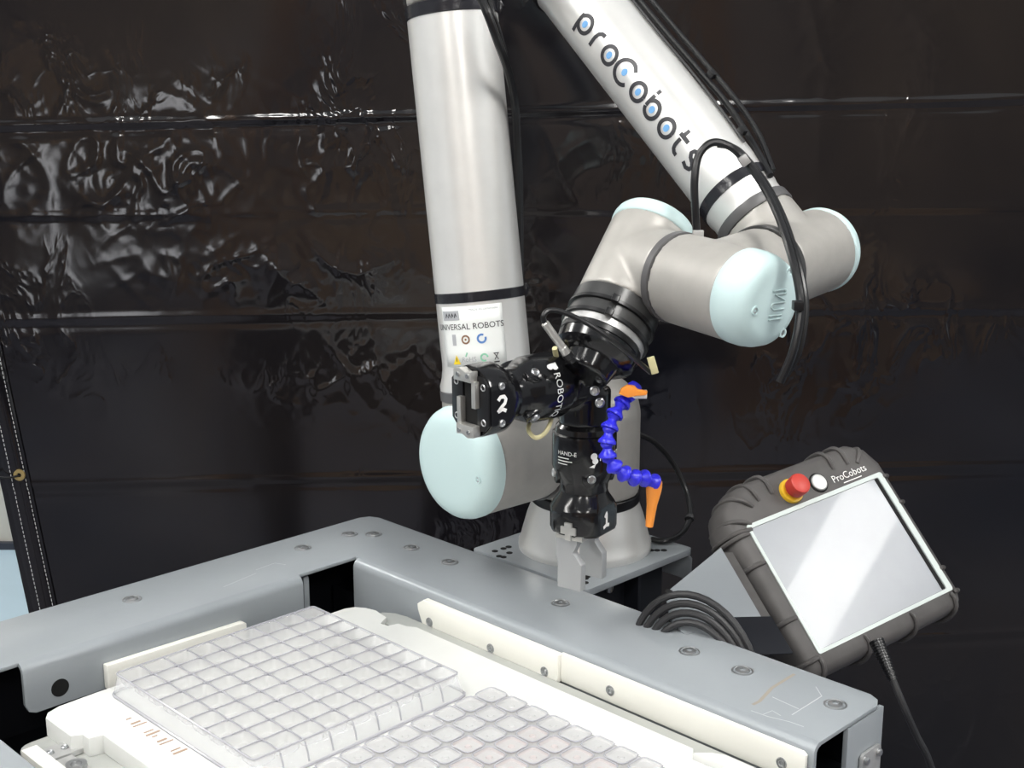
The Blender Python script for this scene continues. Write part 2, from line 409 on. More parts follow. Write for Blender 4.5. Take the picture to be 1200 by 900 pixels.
# top sheet, one L with rounded outer corners
rc = .022
VN = .466
pts = [(UE, VI + .006), (UE, VO - rc)] 
pts = [(UE, VI + .010), (UE, VO - .018), (UE - .006, VO - .006), (UE - .018, VO), (UO + rc, VO), (UO + rc * .3, VO - rc * .3), (UO, VO - rc), (UO, .30), (-.50, .30), (-.50, VN), (UI - .010, VN), (UI - .010, VI + .010)]
MB().prism(pts, Vector((0, 0, ZT - .005)), UD, VD, .005).build('top_sheet', 'paint_grey', tf, bevel=.0012)
def flange(a0, a1, h, along, inward, edge, rb=.012, hole=None):
    """sheet bent down along an inner edge, from a0 to a1"""
    mb = MB(); prof = []
    for k in range(7):
        an = math.radians(90 * k / 6); prof.append((-(rb) + rb * math.sin(an), -rb + rb * math.cos(an)))
    prof += [(0, -h)]
    th = .005; inner = [(-rb - 0.0, -th)] + [(-rb + (rb - th) * math.sin(math.radians(90 * k / 6)), -rb + (rb - th) * math.cos(math.radians(90 * k / 6))) for k in range(1, 7)] + [(-th, -h)]
    ring = prof + inner[::-1]
    n = len(ring); vs = []
    secs = [a0, a1]
    # rounded lower corners
    rcn = .012
    cut = [(0, rcn), (rcn * .3, rcn * .3), (rcn, 0)]
    ss = [(a0 + c[0], c[1]) for c in cut] + [(a1 - c[0], c[1]) for c in cut[::-1]]
    for (s, lift) in ss:
        for (q, z) in ring:
            zz = z + lift if z < -h + 1e-6 else z
            vs.append(along * s + inward * (edge + q if inward.dot(UD) > .5 else -edge + q) + Vector((0, 0, ZT + zz)))
    fs = []
    for i in range(len(ss) - 1):
        for k in range(n): k2 = (k + 1) % n; fs.append([i * n + k, i * n + k2, (i + 1) * n + k2, (i + 1) * n + k])
    fs.append(list(range(n))); fs.append([(len(ss) - 1) * n + k for k in range(n)])
    return mb.add(vs, fs)
flange(.556, .943, .062, VD, UD, UI).build('flange', 'paint_grey', tf)
flange(UI - .004, UE, .085, UD, -VD, VI).build('flange', 'paint_grey', tf)
flange(-1.30, -.52, .07, UD, VD * 1.0, VN).build('flange', 'paint_grey', tf) if False else None
# round hole in the left flange
MB().cyl(un(UI + .0004, .598, .8585), un(UI - .002, .598, .8585), .0108, 28).build('flange_hole', 'hole_black', tf)
# outer skirts, end plate, carrying beams and legs
MB().box(un(UO + .004, (.30 + VO) / 2, .82), .003, (VO - .30) / 2 - .02, .075, UD, VD).build('skirt', 'paint_and_shade_dark', tf)  # both skirts near-black: shade inside the frame put into their colour
MB().box(un((UO + UE) / 2, VO - .004, .82), (UE - UO) / 2 - .02, .003, .075, UD, VD).build('skirt', 'paint_and_shade_dark', tf)
ep = MB().box(un(UE - .0035, VO - .038, ZT - .007 - .085), .003, .036, .085, UD, VD).build('end_plate', 'paint_grey', tf, bevel=.001)
cv = MB().prism(rrect(-.020, -.04, .020, .030, .006), un(UE + .0005, VO - .030, ZT - .075), VD, ZD, .0035).build('cover_plate', 'steel', tf, bevel=.0008)
for dv, dz in ((-.013, .022), (.013, .022)):
    MB().lathe([(0, .0042), (.003, .0042), (.004, .003)], un(UE + .004, VO - .030 + dv, ZT - .075 + dz), UD, 12).build('screw', 'screw_steel', cv)
MB().box(un(UI - .030, .962, .80), .012, .005, .09, UD, VD).build('inner_post', 'paint_grey', tf, bevel=.004)
for (u, v) in ((UO + .06, VO - .06), (UE - .06, VO - .055), (UO + .06, .36), (-.56, .36)):
    MB().box(un(u, v, .41), .035, .035, .41, UD, VD).build('leg', 'paint_and_shade_dark', tf, bevel=.004)
MB().box(un((UO + UE) / 2, (.30 + VO) / 2, .745), (UE - UO) / 2 - .012, (VO - .30) / 2 - .012, .006, UD, VD).build('shade_pan', 'paint_and_shade_dark', tf)  # dark sheet added in place of the shade below the plates
# countersunk bolts along the rails
bolt_me = None
for (u, v) in [(-1.429, .742), (-1.430, 1.009), (-1.429, 1.092), (-1.404, 1.117), (-1.321, 1.118), (-1.240, 1.118), (-1.033, 1.120), (-.829, 1.120), (-.756, 1.121), (-.639, 1.123)]:
    org = un(u, v, ZT)
    if bolt_me is None:
        b = MB().lathe([(-.001, .0125), (.0003, .0125), (.0006, .0105), (-.0004, .0098), (-.0004, .0085), (.0016, .0078), (.0020, .0062), (.0020, .0036), (-.001, .0034), (-.001, 0.0005)], (0, 0, 0), (0, 0, 1), 24).build('bolt', 'screw_steel', None)
        bolt_me = b.data
    else:
        b = bpy.data.objects.new('bolt', bolt_me); COL.objects.link(b)
    b.parent = tf; b.location = org - Vector(tf['_w'])
# scratches and a stain at the worn right end of the rail
for ln, wd in (([(905, 817), (936, 831)], .0013), ([(928, 838), (963, 816)], .0014), ([(963, 816), (956, 805)], .0011), ([(880, 833), (900, 840), (925, 846), (942, 852)], .0012), ([(893, 838), (905, 833), (915, 839)], .0010), ([(300, 668), (322, 660), (335, 662)], .0010), ([(300, 672), (262, 688)], .0010)):
    w2 = [atz(x, y, ZT) for x, y in ln]
    decal('scratch', [stroke([(p.x, p.y) for p in w2], wd)], lambda a, b: Vector((a, b, ZT + .0003)), 'scratch_pale', tf)
decal('stain', [stroke([(p.x, p.y) for p in [atz(x, y, ZT) for x, y in ((931, 790), (905, 806), (890, 822), (882, 826))]], .004)], lambda a, b: Vector((a, b, ZT + .0002)), 'stain_tan', tf)
# white plastic guard strips
def guard(name, pts2, org, ex, ey, th, screws, nrm, lbl):
    g = MB().prism(pts2, org, ex, ey, th).build(name, 'pom_white', tf, bevel=.0015); lab(g, lbl)
    for (a, b) in screws:
        c = Vector(org) + Vector(ex) * a + Vector(ey) * b + Vector(nrm) * th
        MB().lathe([(-.001, .0062), (.0006, .0062), (.0009, .0052), (-.0002, .0046), (.0012, .004), (.0014, .0022), (.0002, .002), (.0002, .0005)], c, nrm, 18).build('screw', 'screw_steel', g)
# right strip on the flange; it steps lower towards the right end
vs_ = VI
def strip_pts(u0, u1, z0, z1): return [(u0 + .010, z0 - ZT), (u1, z0 - ZT), (u1, z1 - ZT), (u0 + .012, z1 - ZT), (u0, z1 - ZT - .008), (u0 + .001, z1 - ZT - .016)]
ORG = un(0, VI - .0005, ZT)
guard('guard_strip', strip_pts(-1.196, -.945, .854, .889), ORG, UD, ZD, .010, [(-1.172, -.038), (-1.058, -.038), (-.966, -.038)], UD.cross(ZD), 'white plastic strip screwed to the rail flange, pointed at one end')
guard('guard_strip', [(-.945, -.045), (-.615, -.045), (-.613, -.041), (-.613, -.012), (-.617, -.009), (-.945, -.009)], ORG, UD, ZD, .005, [(-.868, -.030), (-.640, -.030)], UD.cross(ZD), 'white plastic strip screwed to the rail flange at its open end')
guard('guard_strip', [(.652, -.06), (.846, -.06), (.846, -.034), (.842, -.032), (.652, -.029)], un(UI + .0005, 0, ZT), VD, ZD, .010, [], VD.cross(ZD), 'short white plastic strip on the left rail flange')

# ================================================================== FIXTURE PLATES AND TRAYS
ZP = .863
fx = thing('fixture_plate', un(-1.0, .8, ZP - .025), 'white plastic fixture plate with chipped edges lying inside the table frame', 'plate')
pp = [(-.45, .56), (-.45, .997), (-.729, .997), (-.722, .990), (-.716, .980), (-.716, .997 - .002), (-.72, .997)]
outline = [(-.46, .575), (-.46, .985), (-.700, .985), (-.716, .980), (-.724, .990), (-.729, .997), (-1.170, .997), (-1.182, .990), (-1.196, .988), (-1.200, .974), (-1.212, .972), (-1.222, .990), (-1.250, .995), (-1.266, .991), (-1.278, .983), (-1.284, .970), (-1.290, .62), (-1.288, .572), (-1.282, .556), (-1.272, .549), (-1.214, .549), (-1.208, .560), (-1.196, .560), (-1.192, .575)]
MB().prism(outline, Vector((0, 0, ZP - .022)), UD, VD, .022).build('top_plate', 'plate_white', fx, bevel=.0012)
MB().prism(rrect(-1.272, .512, -.46, .985, .018), Vector((0, 0, ZP - .040)), UD, VD, .018).build('under_plate', 'plate_grey', fx, bevel=.001)
MB().prism([(-.60, .985), (-.60, 1.020), (-1.215, 1.020), (-1.235, 1.016), (-1.250, 1.006), (-1.250, .985)], Vector((0, 0, ZP - .016)), UD, VD, .010).build('ledge', 'plate_grey', fx, bevel=.001)
# raised clip on the right edge of the plate
cl = MB().prism([(-.716, .978), (-.60, .978), (-.60, .998), (-.690, .998), (-.702, .992)], Vector((0, 0, ZP - .002)), UD, VD, .010).build('edge_block', 'plate_white', fx, bevel=.0015)
# burnt tick marks
for i in (0, 1, 2, 4, 5, 6, 7, 8, 10, 11):
    u = -1.205 + i * .0092 + .002 * ((i * 5) % 3); L_ = .006 + .005 * ((i * 7) % 3)
    MB().box(un(u, .612 + (i % 3) * .001, ZP + .0003), .0007 + .0006 * (i % 2), L_ / 2, .0004, UD, VD).build('burn_mark', 'tick_brown', fx)
# tray 1: clear, upturned, nine by nine
def tray_thing(label): return thing('clear_tray', un(-1.13, .77, ZP), label, 'tray')
def ring_mesh(outer, inner, z0, z1, zi0=None, zi1=None):
    """open wall between two loops of uv points"""
    n = len(outer); vs = [un(a, b, z0) for a, b in outer] + [un(a, b, z1) for a, b in inner]
    return vs, [[i, (i + 1) % n, n + (i + 1) % n, n + i] for i in range(n)]
PIT = .0306
def pocket_mesh(name, half, depth, m, drop=.75):
    loops = [(half, .0060, 0), (half * .965, .0062, -.0012), (half * .90, .005, -depth * .8), (half * .80, .005, -depth), (half * .3, .003, -depth), (half * .2, .002, -depth + .0018)]
    vs = []; fs = []; n = 0
    for (h, r, z) in loops:
        L = rrect(-h, -h, h, h, r, 2); n = len(L); vs += [(a * S2 + b * S2, -a * S2 + b * S2, z) for a, b in L]
    for i in range(len(loops) - 1):
        for k in range(n): k2 = (k + 1) % n; fs.append([i * n + k, i * n + k2, (i + 1) * n + k2, (i + 1) * n + k])
    fs.append([(len(loops) - 1) * n + k for k in range(n)])
    me = bpy.data.meshes.new(name); me.from_pydata(vs, [], fs); me.materials.append(MATS[m])
    me.polygons.foreach_set('use_smooth', [True] * len(fs)); me.set_sharp_from_angle(angle=math.radians(40))
    return me
t1 = tray_thing('clear plastic grid tray with deep side walls on the left half of the white plate')
U0, V0 = -1.268, .632; N = 9; U1, V1 = U0 + N * PIT, V0 + N * PIT; ZT1 = ZP + .026
m_ = .0015
lo = rrect(U0 - .006, V0 - .006, U1 + .010, V1 + .006, .012, 3); hi = rrect(U0, V0, U1, V1, .005, 3)
wm = MB(); v_, f_ = ring_mesh(lo, hi, ZP + .001, ZT1); wm.add(v_, f_)
sk = wm.build('side_wall', 'clear', t1, smooth=50)
sk.modifiers.new('thickness', 'SOLIDIFY').thickness = .0016
rim = MB(); rim.tube([un(a, b, ZT1) for a, b in hi] + [un(*hi[0], ZT1)], .0013, 6, caps=False); rim.build('rim', 'clear_edge', t1)
foot = MB(); foot.tube([un(a, b, ZP + .0015) for a, b in lo] + [un(*lo[0], ZP + .0015)], .0017, 6, caps=False); foot.build('foot_rim', 'clear_edge', t1)
for i in range(1, N):
    MB().box(un(U0 + i * PIT, (V0 + V1) / 2, ZT1 - .0012), .0008, (V1 - V0) / 2, .0012, UD, VD).build('divider', 'clear_edge', t1)
    MB().box(un((U0 + U1) / 2, V0 + i * PIT, ZT1 - .0012), (U1 - U0) / 2, .0008, .0012, UD, VD).build('divider', 'clear_edge', t1)
pk = pocket_mesh('pocket', PIT / 2 - .0009, .011, 'pocket_clear')
W1_ = Vector(t1['_w'])
for i in range(N):
    for j in range(N):
        o = bpy.data.objects.new('pocket', pk); COL.objects.link(o); o.parent = t1
        o.location = un(U0 + (i + .5) * PIT, V0 + (j + .5) * PIT, ZT1 - .001) - W1_
for j in range(1, N):       # creases in the wall facing the room
    a = un(U1 + .001, V0 + j * PIT, ZT1 - .003); b = un(U1 + .0085, V0 + j * PIT - .001, ZP + .005)
    MB().tube([a, (a + b) / 2 + UD * .001, b], .0009, 5).build('wall_crease', 'clear_edge', t1)
# tray 2: flat, lying lower on the plate
t2 = thing('clear_tray', un(-.75, .77, ZP), 'shallow clear grid tray with rounded pockets and faint pink residue, right half of the plate', 'tray')
P2_ = .0318; UA = -.972; VB = .939; NU, NV = 12, 12
ts = MB().prism(rrect(UA, VB - NV * P2_, UA + NU * P2_, VB, .006), Vector((0, 0, ZP + .0005)), UD, VD, .0035).build('tray_sheet', 'pocket_clear', t2)
pk2 = pocket_mesh('pocket', P2_ / 2 - .0022, .0034, 'pocket_clear'); pk3 = pocket_mesh('pocket', P2_ / 2 - .0022, .0034, 'pocket_pink')
W2_ = Vector(t2['_w'])
def ridge_mesh():
    mb = MB(); L = rrect(-P2_ / 2 + .0018, -P2_ / 2 + .0018, P2_ / 2 - .0018, P2_ / 2 - .0018, .006, 2)
    mb.tube([Vector((a * S2 + b * S2, -a * S2 + b * S2, 0)) for a, b in L + [L[0]]], .0009, 5, caps=False); return mb
rg = ridge_mesh().build('pocket_rim', 'clear_edge', None); rgm = rg.data; bpy.data.objects.remove(rg)
for i in range(NU):
    for j in range(NV):
        u, v = UA + (i + .5) * P2_, VB - (j + .5) * P2_
        pinkish = 1 <= j <= 4 and i >= 2 and noise.noise((u * 22, v * 22, 3)) > -.15
        o = bpy.data.objects.new('pocket', pk3 if pinkish else pk2); COL.objects.link(o); o.parent = t2; o.location = un(u, v, ZP + .0068) - W2_
        q = bpy.data.objects.new('pocket_rim', rgm); COL.objects.link(q); q.parent = o; q.location = (0, 0, .0003)

# small steel clamp hardware and a white bar in the near corner
cb = thing('white_bar', un(-1.1, .503, ZP - .022), 'white plastic bar beside the near rail, bottom left corner', 'bar')
MB().box(un(-.85, .503, .868 - .011), .363, .0085, .011, UD, VD).build('bar', 'pom_white', cb, bevel=.0012)
lk = thing('steel_latch', un(-1.21, .545, ZP - .022), 'small steel latch plate with screws beside the white bar', 'latch')
MB().prism(rrect(-.014, -.022, .014, .022, .005), un(-1.222, .541, ZP - .0215), UD, VD, .006).build('latch_plate', 'steel', lk, bevel=.001)
for dv in (-.012, .004, .014):
    MB().lathe([(0, .004), (.002, .004), (.0028, .003), (.0015, .0015)], un(-1.222, .541 + dv, ZP - .0155), ZD, 14).build('screw', 'screw_steel', lk)
MB().box(un(-1.16, .535, ZP - .019), .045, .010, .003, UD, VD).build('latch_slide', 'steel', lk, bevel=.001)
MB().ringcyl(.006, .011, 0, .005, un(-1.175, .535, ZP - .016), ZD, 22).build('latch_ring', 'screw_steel', lk)

# ================================================================== ROBOT STAND
B = Vector((.104, 1.735, .9))
st = thing('robot_stand', Vector((B.x, B.y, 0)), 'grey steel stand with a drilled square top plate carrying the robot arm', 'stand')
PU0, PU1, PV0, PV1 = -1.258, -1.038, 1.178, 1.402
MB().prism(rrect(PU0, PV0, PU1, PV1, .006), Vector((0, 0, .890)), UD, VD, .010).build('top_plate', 'paint_grey', st, bevel=.0015)
# side cheek bent down at the far right
MB().prism([(PU1 - .2, .852), (PU1, .852), (PU1, .884), (PU1 - .006, .8895), (PU1 - .2, .8895)], un(0, PV1, 0), UD, ZD, .005).build('cheek', 'paint_grey', st, bevel=.001)
MB().prism([(PU1 - .2, .60), (PU1 - .012, .60), (PU1 - .012, .889), (PU1 - .2, .889)], un(0, PV1 - .10, 0), UD, ZD, .006).build('rib', 'paint_and_shade_dark', st, bevel=.001)
MB().box(un(-1.15, 1.298, .45), .075, .085, .435, UD, VD).build('column', 'paint_and_shade_dark', st, bevel=.006)
MB().lathe([(0, .006), (.004, .006), (.005, .004), (.003, .003)], un(-1.0745, 1.262, .868), UD, 14).build('screw', 'screw_steel', st)
for (px, py) in [(580, 646), (585, 652), (596, 641), (597, 648), (590, 643), (763, 645), (770, 645), (778, 645), (686, 678), (686, 683), (688, 676), (590, 653)]:
    c = atz(px, py, .9)
    MB().lathe([(0, .0045), (.0006, .0045), (.0006, .0035), (.0002, .0025), (.0002, .0005)], c, ZD, 14).build('hole', 'hole_black', st)

# ================================================================== ROBOT ARM
ra = thing('industrial_robot', B, 'silver six-axis robot arm with pale blue joint caps, folded over the table', 'robot arm')
n_ = Vector((-.731, -.682, 0)).normalized(); t_ = Vector((-n_.y, n_.x, 0))
HS = .170
def cap(org, ax, r, depth, screws=(), name='joint_cap'):
    o = MB().lathe([(-.002, r * .98), (0, r * 1.015), (depth * .30, r * 1.015), (depth * .55, r * .985), (depth * .8, r * .91), (depth * .93, r * .80), (depth, r * .62), (depth * 1.02, .002)], org, ax, 64).build(name, 'cap_blue', ra, smooth=50)
    a, e1, e2 = frame(ax)
    for ang, rr in screws:
        c = Vector(org) + a * (depth * .955) + (e1 * math.cos(math.radians(ang)) + e2 * math.sin(math.radians(ang))) * r * rr
        MB().ringcyl(.0036, .0052, -.003, .0012, c, ax, 18).build('screw_recess', 'cap_blue', o)
        MB().lathe([(-.003, .0034), (.0002, .0034), (.0002, .0018), (-.001, .0016), (-.001, .0002)], c, ax, 14).build('screw', 'screw_steel', o)
    return o
# base
MB().lathe([(0, .0945), (.004, .0950), (.010, .0945), (.013, .0925), (.030, .0880), (.050, .0825), (.064, .0772), (.070, .0755)], B, ZD, 72).build('base_foot', 'silver', ra, smooth=40)
MB().lathe([(.070, .0762), (.071, .0768), (.083, .0768), (.084, .0760)], B, ZD, 64).build('base_seam', 'black_satin', ra)
SH = B + Vector((0, 0, HS))
MB().lathe([(.084, .0755), (HS + .030, .0755), (HS + .055, .070), (HS + .072, .052), (HS + .078, .02)], B, ZD, 64).cyl(SH, SH + n_ * .098, .0755, 64).build('shoulder_housing', 'cast_grey', ra, remesh=.003, iters=8)
OFF = .172
MB().lathe([(.098, .0755), (.100, .0765), (.108, .0765), (.110, .0755)], SH, n_, 64).build('shoulder_seam', 'seam_grey', ra)
S = SH + n_ * OFF
A_ = math.radians(-8.0); d_ = ZD * math.cos(A_) + t_ * math.sin(A_)
MB().cyl(SH + n_ * .110, SH + n_ * .222, .0735, 64).cyl(S, S + d_ * .078, .0630, 64).build('upper_arm_housing', 'cast_grey', ra, remesh=.003, iters=8)
cap(SH + n_ * .222, n_, .0735, .030, [(-98, .74)])
MB().lathe([(.076, .0628), (.077, .0640), (.089, .0640), (.090, .0628)], S, d_, 64).build('upper_arm_seam', 'seam_grey', ra)
LU = .680
MB().lathe([(.090, .0632), (.096, .0632), (.106, .0600), (.118, .0578), (.125, .0575), (.555, .0575), (.570, .0575)], S, d_, 72).build('upper_arm_tube', 'silver', ra, smooth=40)
MB().lathe([(.203, .0575), (.2035, .0586), (.2155, .0588), (.216, .0575)], S, d_, 64).build('tape_band', 'black_tape', ra)
MB().lathe([(.558, .0575), (.559, .0592), (.574, .0592), (.575, .0575)], S, d_, 64).build('tape_band', 'black_tape', ra)
for (an, l0) in ((100, .205), (95, .562)):      # crumpled ends of the tape
    e_ = frame(d_, CAM - S); dirn = e_[1] * math.cos(math.radians(an)) + e_[2] * math.sin(math.radians(an))
    q = MB(); c = S + d_ * l0 + dirn * .0585
    for k in range(4):
        q.box(c + dirn * (.0015 + .001 * k) + d_ * (.003 * k) , .002, .0045, .0035 + .001 * (k % 2), dirn, d_ + dirn * (.4 - .3 * k))
    q.build('tape_end', 'black_tape', ra, bevel=.0006)
E_ = S + d_ * LU; E2 = E_ - n_ * .137 + Vector((.004, 0, 0))
MB().cyl(S + d_ * .575, E_, .056, 48).cyl(E_ + n_ * .058, E_ - n_ * .062, .062, 64).build('elbow_housing', 'cast_grey', ra, remesh=.003, iters=8)
cap(E_ + n_ * .058, n_, .062, .026)
# forearm
W1 = at(924, 306, 1.478)
fa = (W1 - E2); LF = fa.length; fa.normalize()
def fs_(px):       # distance along the forearm measured back from the wrist
    return LF - px
MB().cyl(E2, E2 + fa * .095, .050, 48).cyl(E2 + n_ * .070, E2 - n_ * .055, .060, 64).build('forearm_housing', 'cast_grey', ra, remesh=.003, iters=8)
cap(E2 - n_ * .055, -n_, .060, .026)
MB().lathe([(.094, .049), (.095, .0505), (.107, .0505), (.108, .049)], E2, fa, 56).build('forearm_seam', 'black_satin', ra)
RF = .0468
ft = MB().lathe([(.108, .0478), (.118, RF), (LF - .158, RF), (LF - .092, RF), (LF - .086, .0455), (LF - .074, .0455)], E2, fa, 72).build('forearm_tube', 'silver', ra, smooth=40)
MB().lathe([(LF - .112, RF), (LF - .1115, RF + .0014), (LF - .0985, RF + .0016), (LF - .098, RF)], E2, fa, 64).build('tape_band', 'black_tape', ra)
MB().lathe([(LF - .074, .0460), (LF - .073, .0482), (LF - .062, .0490), (LF - .060, .0480)], E2, fa, 64).build('forearm_seam', 'seam_grey', ra)
# wrist
P1 = at(836, 337, 1.365); PC = at(897, 351, 1.285); P2 = at(746, 312, 1.455); P3 = at(693, 424, 1.405)
n1 = (P1 - W1).normalized(); L1 = (P1 - W1).length
m1 = (P1 - P2).normalized(); L2 = (P1 - P2).length
w1 = (P3 - P2).normalized()
RW_ = .0500
MB().cyl(W1 - n1 * .070, W1 + n1 * .050, RW_, 64).cyl(W1 - fa * .061, W1, .0475, 56).build('wrist_housing', 'cast_grey', ra, remesh=.0026, iters=8)
cap(W1 - n1 * .070, -n1, RW_, .020)
MB().lathe([(.050, RW_), (.051, RW_ + .0012), (.060, RW_ + .0012), (.061, RW_)], W1, n1, 64).build('wrist_seam', 'collar_grey', ra)
MB().cyl(W1 + n1 * .061, P1, .0485, 64).cyl(P1 - m1 * .050, P1 + m1 * .044, RW_, 64).build('wrist_housing', 'cast_grey', ra, remesh=.0026, iters=8)
wc = cap(P1 + m1 * .044, m1, RW_, .040)
MB().lathe([(.050, RW_ - .001), (.051, RW_ + .0008), (.059, RW_ + .0008), (.060, RW_ - .001)], P1, -m1, 64).build('wrist_seam', 'seam_grey', ra)
MB().cyl(P1 - m1 * .060, P2, .0485, 64).cyl(P2 - w1 * .046, P2 + w1 * .058, .0490, 64).build('wrist_housing', 'cast_grey', ra, remesh=.0026, iters=8)
cap(P2 - w1 * .046, -w1, .0490, .022)
# screws and the embossed mark of the front wrist cap
capo = P1 + m1 * .0545
_, c1, c2 = frame(m1, ZD)
cx_ = c2 if c2.dot(RT) > 0 else -c2
cm = planemap(capo + m1 * .0306, cx_, c1, 0)
for (a, b) in ((-.027, -.004), (.022, .031), (.022, -.033)):
    c = cm(a, b) - m1 * (.0035 if b > .02 or b < -.02 else .001)
    MB().ringcyl(.0032, .005, -.003, .0012, c, m1, 18).build('screw_recess', 'cap_blue', wc)
    MB().lathe([(-.003, .003), (.0002, .003), (.0002, .0016), (-.001, .0015), (-.001, .0002)], c, m1, 14).build('screw', 'screw_steel', wc)
emb = MB()
for pl in ([(-.004, .014), (.016, .014), (.016, .010), (.000, .010), (.016, .003)], [(.016, .001), (-.002, .001), (-.004, -.003), (.000, -.006), (.016, -.006)], [(-.006, -.012), (.014, -.012)], [(-.006, -.016), (.014, -.016)]):
    vs2, fs2 = stroke(pl, .0016); emb.add([cm(a, b) + m1 * .0006 for a, b in vs2], fs2)
eo = emb.build('embossed_mark', 'cap_blue', wc, fix=False); eo.modifiers.new('thickness', 'SOLIDIFY').thickness = .002
# wrist collar stack above the tool
RC = .0485
MB().lathe([(.058, RC - .001), (.0585, RC + .0012), (.077, RC + .0014), (.0775, RC)], P2, w1, 64).build('wrist_collar', 'collar_grey', ra)
MB().lathe([(.0775, RC - .001), (.078, RC - .0005), (.094, RC + .0005), (.0945, RC - .001)], P2, w1, 64).build('wrist_collar', 'collar_grey', ra)
for t0 in (.074, .092):
    c = MB().lathe([(t0, RC + .001), (t0 + .0005, RC + .0028), (t0 + .0045, RC + .0028), (t0 + .005, RC + .001)], P2, w1, 64).build('cable_tie', 'black_satin', ra)
    _, q1, q2 = frame(w1, CAM - P2); dr = (q1 * .98 - q2 * (-.10)).normalized()
    MB().box(P2 + w1 * (t0 + .0025) + dr * (RC + .0048), .0032, .0042, .0042, dr, w1).build('tie_head', 'black_satin', c, bevel=.0008)
MB().lathe([(.0965, RC - .002), (.097, RC - .0005), (.105, RC - .0005), (.1055, RC - .002)], P2, w1, 64).build('tool_flange', 'steel', ra)
MB().lathe([(.1055, .043), (.106, .0475), (.112, .0475), (.1125, .046)], P2, w1, 64).build('tool_flange', 'black_satin', ra)
# label sticker on the upper arm
face = (CAM - S)
def umap(r): return cylmap(S, d_, face, r)
fu = umap(.0578)
def sgrid(a0, a1, b0, b1, na, nb, fn):
    vs = [fn(a0 + (a1 - a0) * i / na, b0 + (b1 - b0) * j / nb) for i in range(na + 1) for j in range(nb + 1)]
    return vs, [[i * (nb + 1) + j, i * (nb + 1) + j + 1, (i + 1) * (nb + 1) + j + 1, (i + 1) * (nb + 1) + j] for i in range(na) for j in range(nb)]
sgn = 1 if (fu(0.15, .01) - fu(0.15, 0)).dot(RT) > 0 else -1
BL, BR = -.060, .027
sv, sf = sgrid(.122, .199, sgn * BL, sgn * BR, 4, 16, fu)
sk_ = MB().add(sv, sf).build('label_sticker', 'sticker', ra, fix=False); sk_.modifiers.new('thickness', 'SOLIDIFY').thickness = .0002
lab(sk_, 'white maker label with printed text and icons')
fl = umap(.0582)
ang = math.radians(3)
LM = lambda a, b: fl(.122 + b, sgn * a)                  # a to the right, b up
decal('print_text', [shift(text2d('UNIVERSAL ROBOTS', .0106), -.070, .051)], LM, 'ink', sk_)
decal('print_block', [stroke([(-.058, .066), (-.030, .066)], .012)], LM, 'ink_grey', sk_)
decal('print_scrawl', [stroke([(-.052 + .005 * k, .063), (-.0505 + .005 * k, .069), (-.049 + .005 * k, .0645)], .0012) for k in range(4)], lambda a, b: fl(.122 + b, sgn * a) + (fl(.122 + b, sgn * a) - S - d_ * (.122 + b)) * .004, 'ink', sk_)
decal('print_text', [shift(text2d('MADE IN DENMARK', .0042), -.016, .072)], LM, 'ink_grey', sk_)
decal('print_icon', [([(-.044, .028), (-.038, .028), (-.038, .042), (-.044, .042)], [[0, 1, 2, 3]])], LM, 'ink_grey', sk_)
decal('print_icon', [stroke(arc(-.024, .035, .0048, 0, 360), .0022), disc(-.024, .035, .0014)], LM, 'icon_brown', sk_)
decal('print_icon', [stroke(arc(-.003, .035, .0050, 60, 380), .0026)], LM, 'icon_blue', sk_)
decal('print_icon', [([(-.046, .004), (-.034, .004), (-.040, .016)], [[0, 1, 2]])], LM, 'icon_yellow', sk_)
decal('print_icon', [stroke([(-.040, .0075), (-.040, .0125)], .0012)], lambda a, b: fl(.122 + b, sgn * a) + (fl(.122 + b, sgn * a) - S - d_ * (.122 + b)) * .004, 'ink', sk_)
decal('print_text', [shift(text2d('RoHS', .0085), -.032, .0095)], LM, 'ink_grey', sk_)
decal('print_icon', [stroke([(-.026, .0135), (-.0235, .0185)], .002), stroke(arc(-.002, .011, .0042, 0, 300), .0022)], LM, 'icon_green', sk_)
decal('print_icon', [stroke([(.011, .015), (.016, .007)], .0009), stroke([(.016, .015), (.011, .007)], .0009), stroke([(.010, .015), (.017, .015)], .001), stroke([(.010, .004), (.017, .004)], .0016)], LM, 'ink', sk_)
# big lettering on the forearm
ff = frame(fa, CAM - (E2 + W1) / 2)
fm = cylmap(E2, fa, CAM - (E2 + fa * (LF - .30)), RF + .0005)
sb = 1 if (fm(.3, .01) - fm(.3, 0)).dot(RT) > 0 else -1
LT0 = LF - .402; PB = -.016
FMAP = lambda a, b: fm(LT0 + a * .972, sb * (b + PB))
SWD = .0053; R0 = .0110
def letter(*strokes_): decal('letter', list(strokes_), FMAP, 'ink', ft)
def dot(x, y=0): decal('letter_dot', [disc(x, y, .0042, 16, .0048)], FMAP, 'dot_blue', ft)
def O(x, r=R0, a0=0, a1=360, y=0): return stroke(arc(x, y, r, a0, a1, 28), SWD)
def T(x, *p): return stroke([(x + a, b) for a, b in p], SWD)
letter(O(.012, a0=-158, a1=150), T(.0012, (0, .008), (0, -.019))); dot(.012)                                   # p
letter(T(.036, (0, -.013), (0, 0), (.0015, .006), (.005, .0095), (.011, .0105)))                            # r
letter(O(.069)); dot(.069)                                                                                 # o
letter(O(.102, .0155, 40, 320, .002)); dot(.102, .002)                                                      # C
letter(O(.135)); dot(.135)                                                                                 # o
letter(O(.166, a0=-165, a1=150), T(.1555, (0, -.002), (0, .014)), T(.1555, (0, .0165), (0, .0225))); dot(.166)    # b
letter(O(.198)); dot(.198)                                                                                 # o
letter(T(.222, (0, .006), (0, -.004), (.0015, -.0085), (.005, -.0115), (.010, -.012)), T(.222, (0, .0105), (0, .020)), T(.2215, (-.005, .0098), (.012, .0098)))     # t
